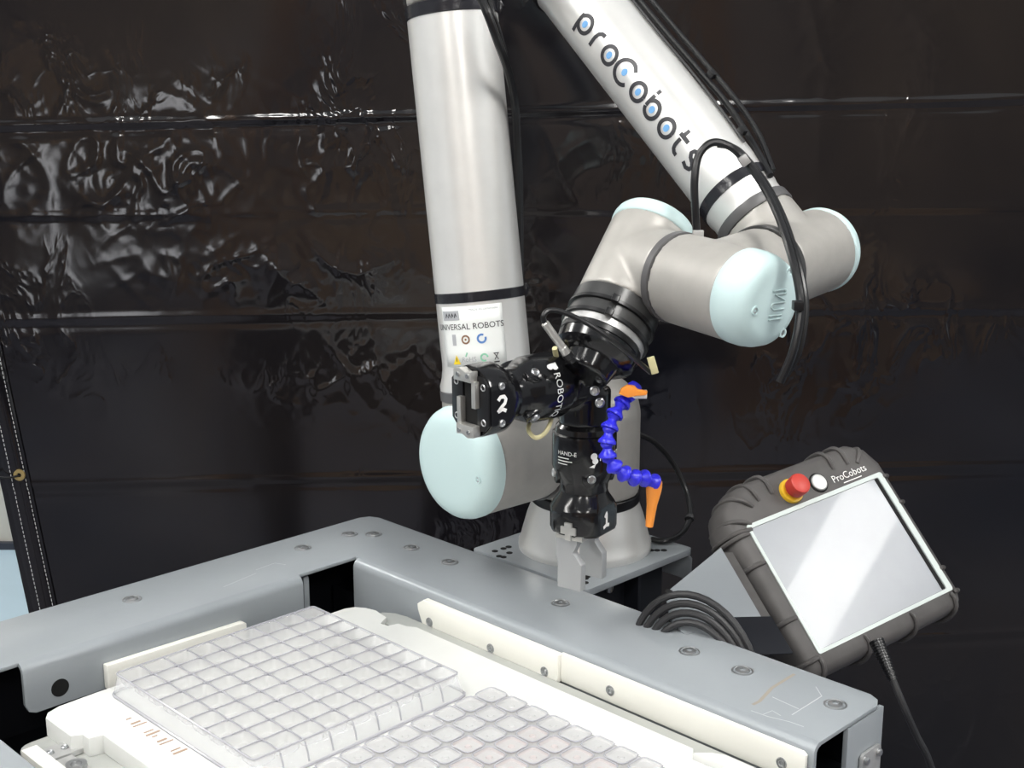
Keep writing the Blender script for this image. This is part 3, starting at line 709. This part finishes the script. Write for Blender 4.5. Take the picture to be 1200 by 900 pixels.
letter(T(.245, (.014, .0085), (.008, .0115), (.002, .0095), (.0005, .0055), (.004, .0015), (.010, -.001), (.0145, -.005), (.013, -.0095), (.007, -.0118), (0, -.009)))  # s

# ================================================================== CABLES ON THE ARM
def cable(name, pts, r, m, label, n=10, extra=None, cat='cable', group=None):
    t = thing(name, pts[0], label, cat, group)
    MB().tube(spline(pts, n), r, 10).build('cable_sheath', m, t)
    return t
def fsurf(px, py, lift=.004):
    """point just outside the forearm surface under an image position"""
    r = (at(px, py, 1) - CAM).normalized()
    # closest approach of the sight line to the forearm axis, then pushed out to the surface
    best = None
    for k in range(600):
        p = CAM + r * (1.2 + k * .001); q = p - E2; dd = (q - fa * q.dot(fa)).length
        if best is None or dd < best[0]: best = (dd, p)
        if dd <= RF + lift: return p
    q = best[1] - E2; ax = E2 + fa * q.dot(fa); return ax + (best[1] - ax).normalized() * max(RF + lift, best[0])
# two lines strapped along the right of the forearm
lp = [(742, -8), (782, 40), (820, 84), (852, 122), (880, 164), (903, 206)]
c1_ = cable('arm_cable', [fsurf(x, y) for x, y in lp], .0040, 'cable_black', 'black cable strapped along the top right side of the lettered forearm, inner one')
c2_ = cable('arm_cable', [fsurf(x + 9, y - 7, .006) + (CAM - fsurf(x, y)).normalized() * -.004 for x, y in lp[:-1]] + [fsurf(906, 200, .005)], .0034, 'cable_black', 'thin black cable strapped along the top right side of the lettered forearm, outer one')
c3_ = cable('arm_cable', [fsurf(735, -8, .003), fsurf(775, 42, .003), fsurf(812, 86, .003), fsurf(846, 130, .003), fsurf(872, 166, .003)], .0018, 'cable_grey', 'thin grey air line lying flat on the lettered forearm')
for (px, py) in ((834, 87), (870, 153)):
    c = fsurf(px, py, .008); MB().box(c, .005, .004, .004, fa, n_).build('tie_head', 'black_satin', c1_, bevel=.001)
# loop that leaves the forearm, arches and hangs down past the wrist cap
dl = 1.30
lo1 = [at(817, 278, 1.40), at(815, 250, 1.39), at(814, 212, 1.385), at(819, 182, 1.385), at(835, 167, 1.385), at(856, 172, 1.385), at(872, 187, 1.385), at(893, 215, 1.37), at(911, 250, 1.33), at(925, 290, 1.285), at(935, 330, 1.262), at(938, 365, 1.255), at(930, 410, 1.255), at(914, 448, 1.262)]
k1 = cable('looped_cable', lo1, .0044, 'cable_black', 'thick black cable arching off the forearm and hanging past the front wrist cap')
lo2 = [p + Vector((.006, .004, -.002)) for p in lo1[4:-1]] + [at(921, 440, 1.268)]
k2 = cable('looped_cable', lo2, .0036, 'cable_black', 'thinner black cable running tied beside the looped cable past the wrist cap')
MB().box(at(872, 188, 1.378), .0055, .004, .005, Vector((.6, 0, -.8)), (0, 1, 0)).build('tie_head', 'steel', k1, bevel=.001)
MB().box(at(935, 358, 1.249), .005, .006, .0045).build('tie_head', 'black_satin', k1, bevel=.001)
MB().box(at(818, 274, 1.394), .006, .003, .004).build('tie_head', 'steel', k1, bevel=.001)
# cable hanging behind the upper arm, from the top tape band
k3 = cable('hanging_cable', [at(562, -6, 1.50), at(572, 18, 1.50), at(583, 48, 1.515), at(595, 82, 1.56), at(603, 120, 1.60), at(606, 165, 1.62), at(607, 230, 1.64), at(608, 300, 1.655), at(609, 352, 1.66)], .0052, 'cable_black', 'black cable hanging beside the upper arm tube from the top band')
k4 = cable('hanging_cable', [at(570, -6, 1.51), at(580, 22, 1.51), at(590, 55, 1.53), at(600, 95, 1.58), at(606, 140, 1.62), at(610, 200, 1.65), at(611, 280, 1.67), at(611, 352, 1.67)], .0030, 'cable_black', 'thin black line hanging just right of the cable on the upper arm')
# power cable looping from the base
bp_ = [at(745, 508, 1.86), at(765, 517, 1.88), at(787, 540, 1.90), at(802, 570, 1.90), at(809, 596, 1.88), at(806, 614, 1.86), at(795, 628, 1.84), at(778, 634, 1.83), at(764, 632, 1.84)]
k5 = cable('power_cable', bp_, .0042, 'cable_black', 'black power cable curving out from behind the robot base')
MB().ringcyl(.0035, .0068, -.003, .003, at(808, 607, 1.868), at(806, 614, 1.86) - at(809, 596, 1.88), 16).build('cable_clip', 'cable_grey', k5)

# ================================================================== DOUBLE GRIPPER MOUNT
M = P2 + w1 * .132
mt = thing('gripper_mount', M, 'glossy black angled double mount between the wrist and the two grippers', 'bracket')
G1 = at(685, 498, 1.475)                       # top of gripper 1
g1 = Vector((0, 0, -1))
G2 = at(653, 449, 1.435); G2e = at(536, 474, 1.345); g2 = (G2e - G2).normalized()
MB().lathe([(.1128, .046), (.113, .047), (.124, .0455), (.130, .038), (.134, .026)], P2, w1, 56).build('mount_disc', 'black_gloss', mt)
# body: two faces at right angles, one under each gripper
mk = MB().cyl(P2 + w1 * .118, P2 + w1 * .150, .034, 40, .026).cyl(G2 - g2 * .045, G2 - g2 * .004, .030, 40).cyl(G1 - g1 * .045, G1 - g1 * .002, .030, 40)
mk.build('mount_body', 'black_gloss', mt, remesh=.0022, iters=6)
for (dx, dy) in ((-.6, .75), (.35, .9), (.85, .35), (.95, -.25)):
    _, q1, q2 = frame(w1, CAM - P2)
    c = P2 + w1 * .124 + (q1 * dy + q2 * dx) * .0395
    MB().lathe([(-.004, .0052), (.0012, .0052), (.0016, .0040), (-.001, .0030), (-.001, .0003)], c, (w1 + (c - P2 - w1 * .124).normalized() * .3), 16).build('screw', 'black_satin', mt)
MB().lathe([(0, .027), (.006, .027), (.008, .024), (.012, .024), (.013, .022)], at(708, 450, 1.395), at(700, 440, 1.43) - at(712, 455, 1.37), 36).build('port_cap', 'black_satin', mt) if False else None
for (px, py, dd) in ((697, 458, 1.408), (703, 472, 1.412)):
    MB().lathe([(-.006, .0055), (.004, .0055), (.005, .0038), (.002, .003), (.002, .0003)], at(px, py, dd), CAM - at(px, py, dd), 16).build('screw', 'screw_steel', mt)
# sensor plug with a short pale cable
pl_ = thing('sensor_plug', at(652, 395, 1.37), 'slim brushed metal plug with a black cable above the numbered gripper', 'plug')
pa_, pb_ = at(638, 378, 1.345), at(664, 414, 1.36)
pb2 = pb_ - pa_; pln = pb2.length
MB().lathe([(0, .0030), (.001, .0044), (pln * .8, .0044), (pln * .82, .0050), (pln, .0050)], pa_, pb2, 18).build('plug_body', 'jaw_silver', pl_)
MB().lathe([(0, .0062), (.006, .0062), (.007, .0045), (.012, .0045)], pb_, pb2, 8).build('plug_nut', 'black_satin', pl_)
MB().tube(spline([pa_, at(637, 370, 1.343), at(644, 364, 1.345), at(660, 366, 1.345), at(690, 380, 1.342), at(722, 402, 1.345), at(748, 424, 1.36), at(762, 436, 1.38)]), .0030, 10).build('plug_cable', 'cable_black', pl_)
MB().box(at(765, 428, 1.375), .004, .002, .0095, Vector((1, 0, .3)), (0, 1, 0)).build('paper_tag', 'tube_yellow', pl_, bevel=.0006)
# pale yellow air tube loop below gripper 2
yt = cable('air_tube', [at(648, 478, 1.45), at(645, 495, 1.42), at(638, 508, 1.41), at(628, 513, 1.405), at(620, 506, 1.41), at(620, 497, 1.42), at(626, 490, 1.44)], .0026, 'tube_yellow', 'pale yellow air tube curled below the gripper marked 2', cat='tube')
yt2 = cable('air_tube', [at(650, 408, 1.40), at(652, 418, 1.41), at(656, 430, 1.42)], .0030, 'tube_yellow', 'short pale yellow air tube stub beside the metal plug', cat='tube')

# ================================================================== GRIPPERS
def gripper(org, g, k, label, number):
    """g: pointing direction, k: slide direction of the jaws"""
    t = thing('gripper', org, label, 'gripper', 'two electric parallel grippers on the arm')
    g = Vector(g).normalized(); k = (Vector(k) - g * Vector(k).dot(g)).normalized(); p = g.cross(k)
    org = Vector(org)
    R = .0375
    body = MB().lathe([(-.004, .030), (0, .0335), (.006, .0345), (.0075, .0372), (.010, R), (.046, R), (.050, .0362), (.062, .0315), (.068, .0285), (.078, .0280)], org, g, 64, k).build('gripper_body', 'black_gloss', t, smooth=25)
    head = MB().lathe([(.076, .0280), (.080, .0292), (.090, .0360), (.095, .0388), (.100, .0392), (.120, .0392), (.123, .0380), (.1235, .030)], org, g, 64, k, flats=(.0388, .0325)).build('gripper_head', 'black_gloss', t, smooth=25, bevel=0)
    # scalloped pockets with screws around the waist
    for i in range(4):
        an = math.radians(45 + 90 * i); dr = k * math.cos(an) + p * math.sin(an); tn = g.cross(dr)
        pc = MB().prism([(-.012, .046), (.012, .046), (.010, .060), (.004, .067), (-.004, .067), (-.010, .060)], org + dr * .0270, tn, g, -.0075 if tn.cross(g).dot(dr) < 0 else .0075).build('side_lug', 'black_gloss', t, bevel=.0016)
        MB().lathe([(0, .0050), (.0026, .0050), (.0036, .0040), (.0018, .0026), (.0018, .0004)], org + dr * .0340 + g * .055, dr, 16).build('screw', 'screw_steel', pc)
    # slot, guide rails and jaw blocks on the face
    F = org + g * .1236
    MB().box(F - g * .0004, .0365, .0105, .0008, k, p).build('slide_slot', 'hole_black', head)
    for s in (-1, 1):
        MB().prism([(-.0300, -.0095), (.0300, -.0095), (.0285, .002), (.0215, .0095), (-.0215, .0095), (-.0285, .002)] if s > 0 else [(-.0215, -.0095), (.0215, -.0095), (.0285, -.002), (.0300, .0095), (-.0300, .0095), (-.0285, -.002)], F + p * s * .0215 - g * .0012, k, p, .0032 if k.cross(p).dot(g) > 0 else -.0032).build('face_plate', 'black_satin', head, bevel=.0008)
        for q in (-1, 1):
            MB().lathe([(-.002, .0040), (.0022, .0040), (.0030, .0032), (.0014, .0022), (.0014, .0003)], F + p * s * .0225 + k * q * .0190, g, 14).build('screw', 'screw_steel', head)
            if number == '2': MB().lathe([(-.001, .0040), (.0016, .0040), (.0024, .003), (.001, .002), (.001, .0003)], org + p * s * .0325 + k * q * .0200 + g * .109, p * s, 14).build('screw', 'screw_steel', head)
    return t, F, g, k, p
cam_k = Vector((0, 0, 1))
gr2, F2, gg2, kk2, pp2 = gripper(G2, g2, (0, 0, 1), 'black electric gripper marked 2, pointing left towards the curtain edge', '2')
for s in (-1, 1):       # steel jaws of gripper 2: a toothed block each, with a thin finger plate
    jw = MB().prism([(-.013, 0), (.016, 0), (.016, .012), (.006, .014), (-.004, .0105), (-.013, .012)] if s > 0 else [(-.016, 0), (.013, 0), (.013, -.012), (.004, -.0105), (-.006, -.014), (-.016, -.012)],
                   F2 + kk2 * (s * .0235) + gg2 * .001, pp2, kk2, (.010 if pp2.cross(kk2).dot(gg2) > 0 else -.010)).build('jaw', 'jaw_silver', gr2, bevel=.0008)
    MB().box(F2 + kk2 * (s * .010) - pp2 * (s * .0125) + gg2 * .004, .0145, .0032, .0035, kk2, pp2).build('jaw_finger', 'jaw_silver', gr2, bevel=.0006)
    for q in (-1, 1):
        MB().lathe([(0, .0026), (.0014, .0026), (.0014, .0012), (.0004, .001), (.0004, .0002)], F2 + kk2 * (s * .0305) + pp2 * q * .008 + gg2 * .011, gg2, 12).build('screw', 'screw_steel', jw)
K1 = Vector((.56, .83, 0)).normalized()
gr1, F1, gg1, kk1, pp1 = gripper(G1, g1, K1, 'black electric gripper marked 1, pointing down above the right rail', '1')
pcam = pp1 if pp1.dot(CAM - F1) > 0 else -pp1
for s in (-1, 1):       # long grey fingers with a notch on the inner side
    pr_ = [(-.019, 0), (-.019, -.034), (-.0165, -.037), (-.0165, -.070), (.0155, -.070), (.0155, -.038), (.004, -.025), (.0095, -.014), (.0095, 0)]
    ez = pcam.cross(ZD); dep = .011 if ez.dot(kk1) * s > 0 else -.011
    fg = MB().prism(pr_, F1 - gg1 * .002 + kk1 * (s * .019), pcam, ZD, dep).build('finger', 'finger_grey', gr1, bevel=.0012)
    MB().box(F1 + kk1 * s * .024 + gg1 * .0025, .0085, .018, .004, kk1, pp1).build('jaw', 'jaw_silver', gr1, bevel=.0008)
# cross-shaped steel clip on the front of gripper 1
cr = [(-.004, -.012), (.004, -.012), (.004, -.005), (.010, -.005), (.010, .004), (.005, .004), (.005, .009), (-.005, .009), (-.005, .004), (-.010, .004), (-.010, -.005), (-.004, -.005)]
MB().prism(cr, F1 - kk1 * .0385 + ZD * .008 + pcam * .004, pcam, ZD, -.003 if pcam.cross(ZD).dot(kk1) > 0 else .003).build('steel_clip', 'jaw_silver', gr1, bevel=.0006)
# lettering on the grippers
def wrapmap(org, g, toward, r, lift=.0004):
    return cylmap(org, g, toward, r + lift)
def digit(parent, txt, size, org, ex, ey, nrm, name='number_mark'):
    vs, fs = text2d(txt, size, 'CENTER')
    return decal(name, [(vs, fs)], planemap(Vector(org), ex, ey, 0), 'white_mark', parent)
# gripper 2 lettering round the body, reading downwards
b2 = [c for c in gr2.children if c.name.startswith('gripper_body')][0]; h2 = [c for c in gr2.children if c.name.startswith('gripper_head')][0]
b1 = [c for c in gr1.children if c.name.startswith('gripper_body')][0]; h1 = [c for c in gr1.children if c.name.startswith('gripper_head')][0]
m2 = wrapmap(G2, g2, CAM - G2, .0375)
sg = 1 if (m2(.03, .01) - m2(.03, 0)).z < 0 else -1       # b grows downwards
decal('lettering', [shift(text2d('ROBOTIQ', .0125), -.012, 0)], lambda a, b: m2(.030 - b, sg * a), 'white_mark', b2)
decal('logo_mark', [shift(disc(-.019, .002, .0042), 0, 0), shift(disc(-.0195, -.0045, .0036), 0, 0), ([(-.0235, -.004), (-.016, .006), (-.0245, .007)], [[0, 1, 2]])], lambda a, b: m2(.030 - b, sg * a), 'white_mark', b2)
side2 = pp2 if pp2.dot(CAM - G2) > 0 else -pp2
ey2 = kk2 if kk2.z > 0 else -kk2
bold = lambda x, y, ex_, ey_: None
def handdigit(which):
    if which == '2': return [stroke([(-.005, .005), (-.002, .0085), (.003, .0085), (.0055, .005), (.004, .001), (-.001, -.003), (-.0055, -.0075)], .0042), stroke([(-.0055, -.0068), (.001, -.0050), (.006, -.0075)], .0040)]
    return [stroke([(-.003, .004), (.0010, .0090), (.0010, -.0060)], .0042), stroke([(-.006, -.0080), (0, -.0058), (.007, -.0068)], .0042)]
exd2 = (-g2)
decal('number_mark', handdigit('2'), planemap(G2 + g2 * .109 + side2 * .0331, exd2, ey2, 0), 'white_mark', h2, 'hand-painted white number 2')
side1 = (pcam - pcam * 0).normalized()
ex1_ = kk1 if kk1.x > 0 else -kk1
decal('number_mark', handdigit('1'), planemap(G1 + g1 * .108 + side1 * .0331 - ex1_ * .004, ex1_, ZD, 0), 'white_mark', h1, 'hand-painted white number 1')
mm1 = wrapmap(G1, ZD, CAM - G1, .0375)
s1 = 1 if (mm1(0, .01) - mm1(0, 0)).x > 0 else -1
T1 = lambda a, b: mm1(b, s1 * a)
decal('lettering', [shift(text2d('HAND-E', .0068), -.034, -.026), stroke([(-.034, -.0315), (-.018, -.0315)], .0011), stroke([(-.034, -.0350), (-.014, -.0350)], .0011), stroke([(-.034, -.0385), (-.020, -.0385)], .0011)], T1, 'white_mark', b1)
decal('lettering', [shift(text2d('ROBOTIQ', .0105), .018, -.030)], T1, 'white_mark', b1)
decal('logo_mark', [disc(.0115, -.0275, .0040), disc(.013, -.033, .0036), ([(.006, -.040), (.014, -.036), (.012, -.041)], [[0, 1, 2]])], T1, 'white_mark', b1)

# ================================================================== COOLANT HOSE
hs = thing('coolant_hose', at(738, 462, 1.40), 'segmented blue coolant hose with an orange nozzle hanging beside gripper 1', 'hose')
path = [at(738, 461, 1.405), at(728, 474, 1.400), at(718, 490, 1.395), at(713, 507, 1.392), at(711, 524, 1.392), at(713, 538, 1.394), at(722, 549, 1.398), at(735, 557, 1.405), at(748, 561, 1.415), at(760, 561, 1.425), at(768, 567, 1.432), at(770, 578, 1.436)]
sp = spline(path, 12)
# walk along the path, one ball-and-socket link every 14.5 mm
acc = 0; prev = sp[0]; knots = [sp[0]]
for p in sp[1:]:
    acc += (p - prev).length; prev = p
    if acc >= .0150: knots.append(p); acc = 0
for i in range(len(knots) - 1):
    a, b = knots[i], knots[i + 1]; L = (b - a).length
    MB().lathe([(-.004, .0044), (-.002, .0066), (.001, .0074), (.0035, .0060), (.0050, .0048), (L * .48, .0056), (L * .72, .0088), (L * .80, .0098), (L * .98, .0100), (L * 1.0, .0086), (L * .92, .0078)], a, b - a, 20).build('hose_link', 'hose_blue', hs, smooth=40)
na, nb_ = knots[-1], at(765, 617, 1.442)
nd = (nb_ - na); nl = nd.length
nd = nd + Vector((-.004, 0, 0))
MB().lathe([(-.002, .0086), (.004, .0090), (.010, .0086), (nl * .5, .0060), (nl * .96, .0045), (nl, .0043), (nl, .0030), (nl * .9, .0028)], na, nd, 24).build('nozzle', 'hose_orange', hs)
vv = MB().lathe([(-.010, .0068), (-.006, .0085), (.006, .0085), (.010, .0068)], at(740, 459, 1.40), path[1] - path[0], 20).build('valve_body', 'hose_blue', hs)
MB().prism([(-.014, -.003), (-.004, -.007), (.006, -.005), (.016, -.0042), (.017, .0002), (.006, .002), (.002, .006), (-.006, .007), (-.012, .003)], at(741, 459, 1.385), RT, ZD + RT * .1, -.007).build('valve_handle', 'hose_orange', hs, bevel=.0015)
MB().lathe([(-.008, .005), (.010, .005)], at(747, 462, 1.395), RT, 14).build('valve_stub', 'white_mark', hs)

# ================================================================== TEACH PENDANT
PX = Vector((.8347, .5354, .1293)); PY = Vector((-.4384, .5037, .7444)); PN = PX.cross(PY); PP = Vector((.462, 1.656, .908))
pn = thing('teach_pendant', PP - PY * .11 - PN * .05, 'dark grey rubber-cased teach pendant with a bright reflecting touch screen', 'control pendant')
def pm(a, b, c=0): return PP + PX * a + PY * b + PN * c
CX0, CX1, CY0, CY1 = -.146, .140, -.112, .146
# case: rounded slab with chamfered top corners
def case_out(g): 
    x0, x1, y0, y1 = CX0 - g, CX1 + g, CY0 - g, CY1 + g
    return [(x0, y0 + .018), (x0 + .006, y0 + .006), (x0 + .018, y0), (x1 - .018, y0), (x1 - .006, y0 + .006), (x1, y0 + .018), (x1, y1 - .040), (x1 - .012, y1 - .014), (x1 - .036, y1), (x0 + .075, y1), (x0 + .045, y1 - .004), (x0 + .012, y1 - .026), (x0, y1 - .050)]
cs = MB(); loops = [(0, -.062), (.006, -.056), (.0095, -.044), (.0100, -.028), (.0080, -.014), (.004, -.004), (-.003, .0006), (-.018, .0012)]
pts_ = []; n0 = len(case_out(0))
vs = []; fs = []
for g, c in loops:
    vs += [pm(a, b, c) for a, b in case_out(g)]
for i in range(len(loops) - 1):
    for k in range(n0): k2 = (k + 1) % n0; fs.append([i * n0 + k, i * n0 + k2, (i + 1) * n0 + k2, (i + 1) * n0 + k])
fs.append(list(range(n0))); fs.append([(len(loops) - 1) * n0 + k for k in range(n0)])
case = cs.add(vs, fs).build('rubber_case', 'rubber', pn, smooth=50)
# grip ribs: hoops that wrap over the edge of the case
def rib(a, b, da, db, reach=.022):
    """hoop at edge point (a,b), outward direction (da,db)"""
    pts = []
    for (o, c) in ((-reach, .0008), (-reach * .55, .0030), (-.003, .0022), (.0055, -.004), (.0105, -.014), (.0128, -.028), (.0120, -.044), (.007, -.058)):
        pts.append(pm(a + da * o, b + db * o, c))
    MB().tube(spline(pts, 3), .0034, 8).build('grip_rib', 'rubber', pn)
s_ = math.sqrt(.5)
for b in (-.098, -.040, .042, .085): rib(CX0, b, -1, 0, .016)
for b in (-.098, -.062, .045, .088): rib(CX1, b, 1, 0, .006)
for a in (-.130, -.045, .045, .126): rib(a, CY0, 0, -1, .014)
for a in (-.060, .060, .088, ): rib(a, CY1, 0, 1)
rib(CX0 + .030, CY1 - .013, -s_, s_); rib(CX0 + .008, CY1 - .040, -.9, .44); rib(CX1 - .020, CY1 - .010, s_, s_); rib(CX0 + .002, CY1 - .055, -1, .1); rib(CX0 + .056, CY1 - .003, -.2, .98)
SWX, SHY = .123, .090
fr = MB()
o1 = rrect(-SWX - .005, -SHY - .005, SWX + .010, SHY + .006, .004); i1 = rrect(-SWX, -SHY, SWX, SHY, .003)
vs = [pm(a, b, .0012) for a, b in o1] + [pm(a, b, .0030) for a, b in o1] + [pm(a, b, .0030) for a, b in i1] + [pm(a, b, -.001) for a, b in i1]
n0 = len(o1); fs = [[i * n0 + k, i * n0 + (k + 1) % n0, (i + 1) * n0 + (k + 1) % n0, (i + 1) * n0 + k] for i in range(3) for k in range(n0)]
fr.add(vs, fs).build('screen_frame', 'screen_frame', pn, smooth=30)
MB().box(pm(SWX - .0045, 0, .0016), .0030, SHY - .001, .0006, PX, PY).build('screen_gasket', 'hole_black', pn)
MB().box(pm(0, 0, .0008), SWX - .0005, SHY - .0005, .0006, PX, PY).build('screen', 'screen_glass', pn)
es = MB().lathe([(0, .0180), (.004, .0180), (.006, .0170), (.0065, .012)], pm(-.030, .117, .0008), PN, 36).build('stop_collar', 'estop_yellow', pn); lab(es, 'yellow collar of the stop button')
eb = MB().lathe([(.006, .0105), (.010, .011), (.012, .0148), (.026, .0155), (.029, .0142), (.030, .0110), (.0303, .0005)], pm(-.030, .117, .0008), PN, 40).build('emergency_stop', 'estop_red', pn); lab(eb, 'red mushroom stop button')
pb = MB().lathe([(0, .0150), (.001, .0150)], pm(.022, .114, .0010), PN, 32).build('button_well', 'hole_black', pn)
MB().lathe([(.0005, .0125), (.003, .0125), (.004, .011), (.0042, .0005)], pm(.022, .114, .0010), PN, 32).build('push_button', 'steel', pb)
tt = text2d('ProCobots', .0150)
decal('lettering', [shift(tt, .046, .110), stroke([(.062, .1005), (.098, .1005)], .0014)], lambda a, b: pm(a, b, .0022), 'white_mark', case, 'white maker lettering above the screen')
# strain relief and cable out of the lower edge
ca, cb_ = at(1029, 756, 1.625), at(1049, 803, 1.60)
q = MB(); dv = cb_ - ca; L = dv.length
prof = []
for k in range(14):
    t0 = L * k / 14; r = .0100 - .0042 * k / 14; prof += [(t0, r), (t0 + L / 28, r), (t0 + L / 28, r - .0012), (t0 + L / 14, r - .0012)]
q.lathe(prof, ca - dv.normalized() * .006, dv, 20).build('strain_relief', 'cable_black', pn)
pc_ = cable('pendant_cable', [cb_ - dv.normalized() * .008, at(1060, 830, 1.60), at(1074, 862, 1.62), at(1088, 890, 1.64), at(1096, 925, 1.67), at(1090, 985, 1.72), at(1060, 1060, 1.78)], .0046, 'cable_grey', 'dark grey cable hanging from the bottom edge of the teach pendant')

# ================================================================== PENDANT BRACKET AND COIL
bk = thing('pendant_bracket', un(-.93, 1.36, .72), 'grey bent steel bracket holding the teach pendant beside the robot stand', 'bracket')
a3, b3, c3 = at(779, 690, 1.60), at(845, 641, 1.70), at(892, 722, 1.585)
ex = (c3 - b3).normalized(); nn = (c3 - b3).cross(a3 - b3).normalized(); nn = nn if nn.dot(CAM - b3) > 0 else -nn
ey = nn.cross(ex)
def l2(p): return ((p - b3).dot(ex), (p - b3).dot(ey))
d3 = l2(c3); e3 = l2(a3)
poly = [(0, 0), (d3[0], 0)]
sy = 1 if e3[1] > 0 else -1
poly = [(0, 0), (d3[0] + .002, 0), (d3[0] + .050, sy * .02), (d3[0] + .075, sy * .10), (e3[0] + .055, e3[1] + sy * .012), (e3[0] + .018, e3[1] + sy * .004), (e3[0] + .006, e3[1]), (e3[0] - .002, e3[1] - sy * .010)]
MB().prism(poly, b3 - nn * .004, ex, ey, .004).build('bracket_plate', 'paint_grey', bk, bevel=.0012)
MB().prism([(.002, 0), (d3[0] + .003, 0), (d3[0] + .003, -sy * .018), (.002, -sy * .018)], b3 - nn * .010, ex, ey, .003).build('bracket_flange', 'rubber', bk, bevel=.001)
MB().prism([(d3[0] + .003, sy * .045), (d3[0] + .003, -sy * .012), (d3[0] + .07, -sy * .012), (d3[0] + .07, sy * .045)], b3 + nn * .0005, ex, ey, .002).build('bracket_foot', 'paint_and_shade_dark', bk, bevel=.001)
MB().lathe([(0, .0052), (.0008, .0052), (.0008, .001)], at(784, 694, 1.594), nn, 16).build('hole', 'hole_black', bk)
mid = (b3 + c3) / 2
MB().box(PP - PN * .075 - PY * .03, .05, .05, .014, PX, PY).build('holder_plate', 'paint_grey', bk, bevel=.002)
MB().cyl(PP - PN * .075 - PY * .05, un(-.95, 1.36, .70), .014, 20).build('holder_arm', 'paint_and_shade_dark', bk)
MB().cyl(un(-.95, 1.36, .72), un(-.95, 1.36, .0), .022, 24).build('holder_post', 'paint_and_shade_dark', bk)
# coil of cable hung on the bracket
cc = thing('coiled_cable', at(808, 770, 1.56), 'dark cable coiled in several loops in front of the pendant bracket', 'cable')
cpt = []
oc = at(812, 790, 1.535)
for i in range(4 * 40 + 1):
    th = 2 * math.pi * i / 40; r_ = .098 - .010 * (i / 40)
    ax1 = (RT * .93 + Vector((0, -.36, 0))).normalized(); ax2 = Vector((-.06, .28, 1)).normalized()
    cpt.append(oc + ax1 * (math.cos(th) * r_ * .80) + ax2 * (math.sin(th) * r_) + Vector((0, -.003 * (i / 40), 0)))
MB().tube(cpt, .0046, 10).build('cable_sheath', 'cable_grey', cc)
for o in bpy.data.objects:
    if '_w' in o: del o['_w']
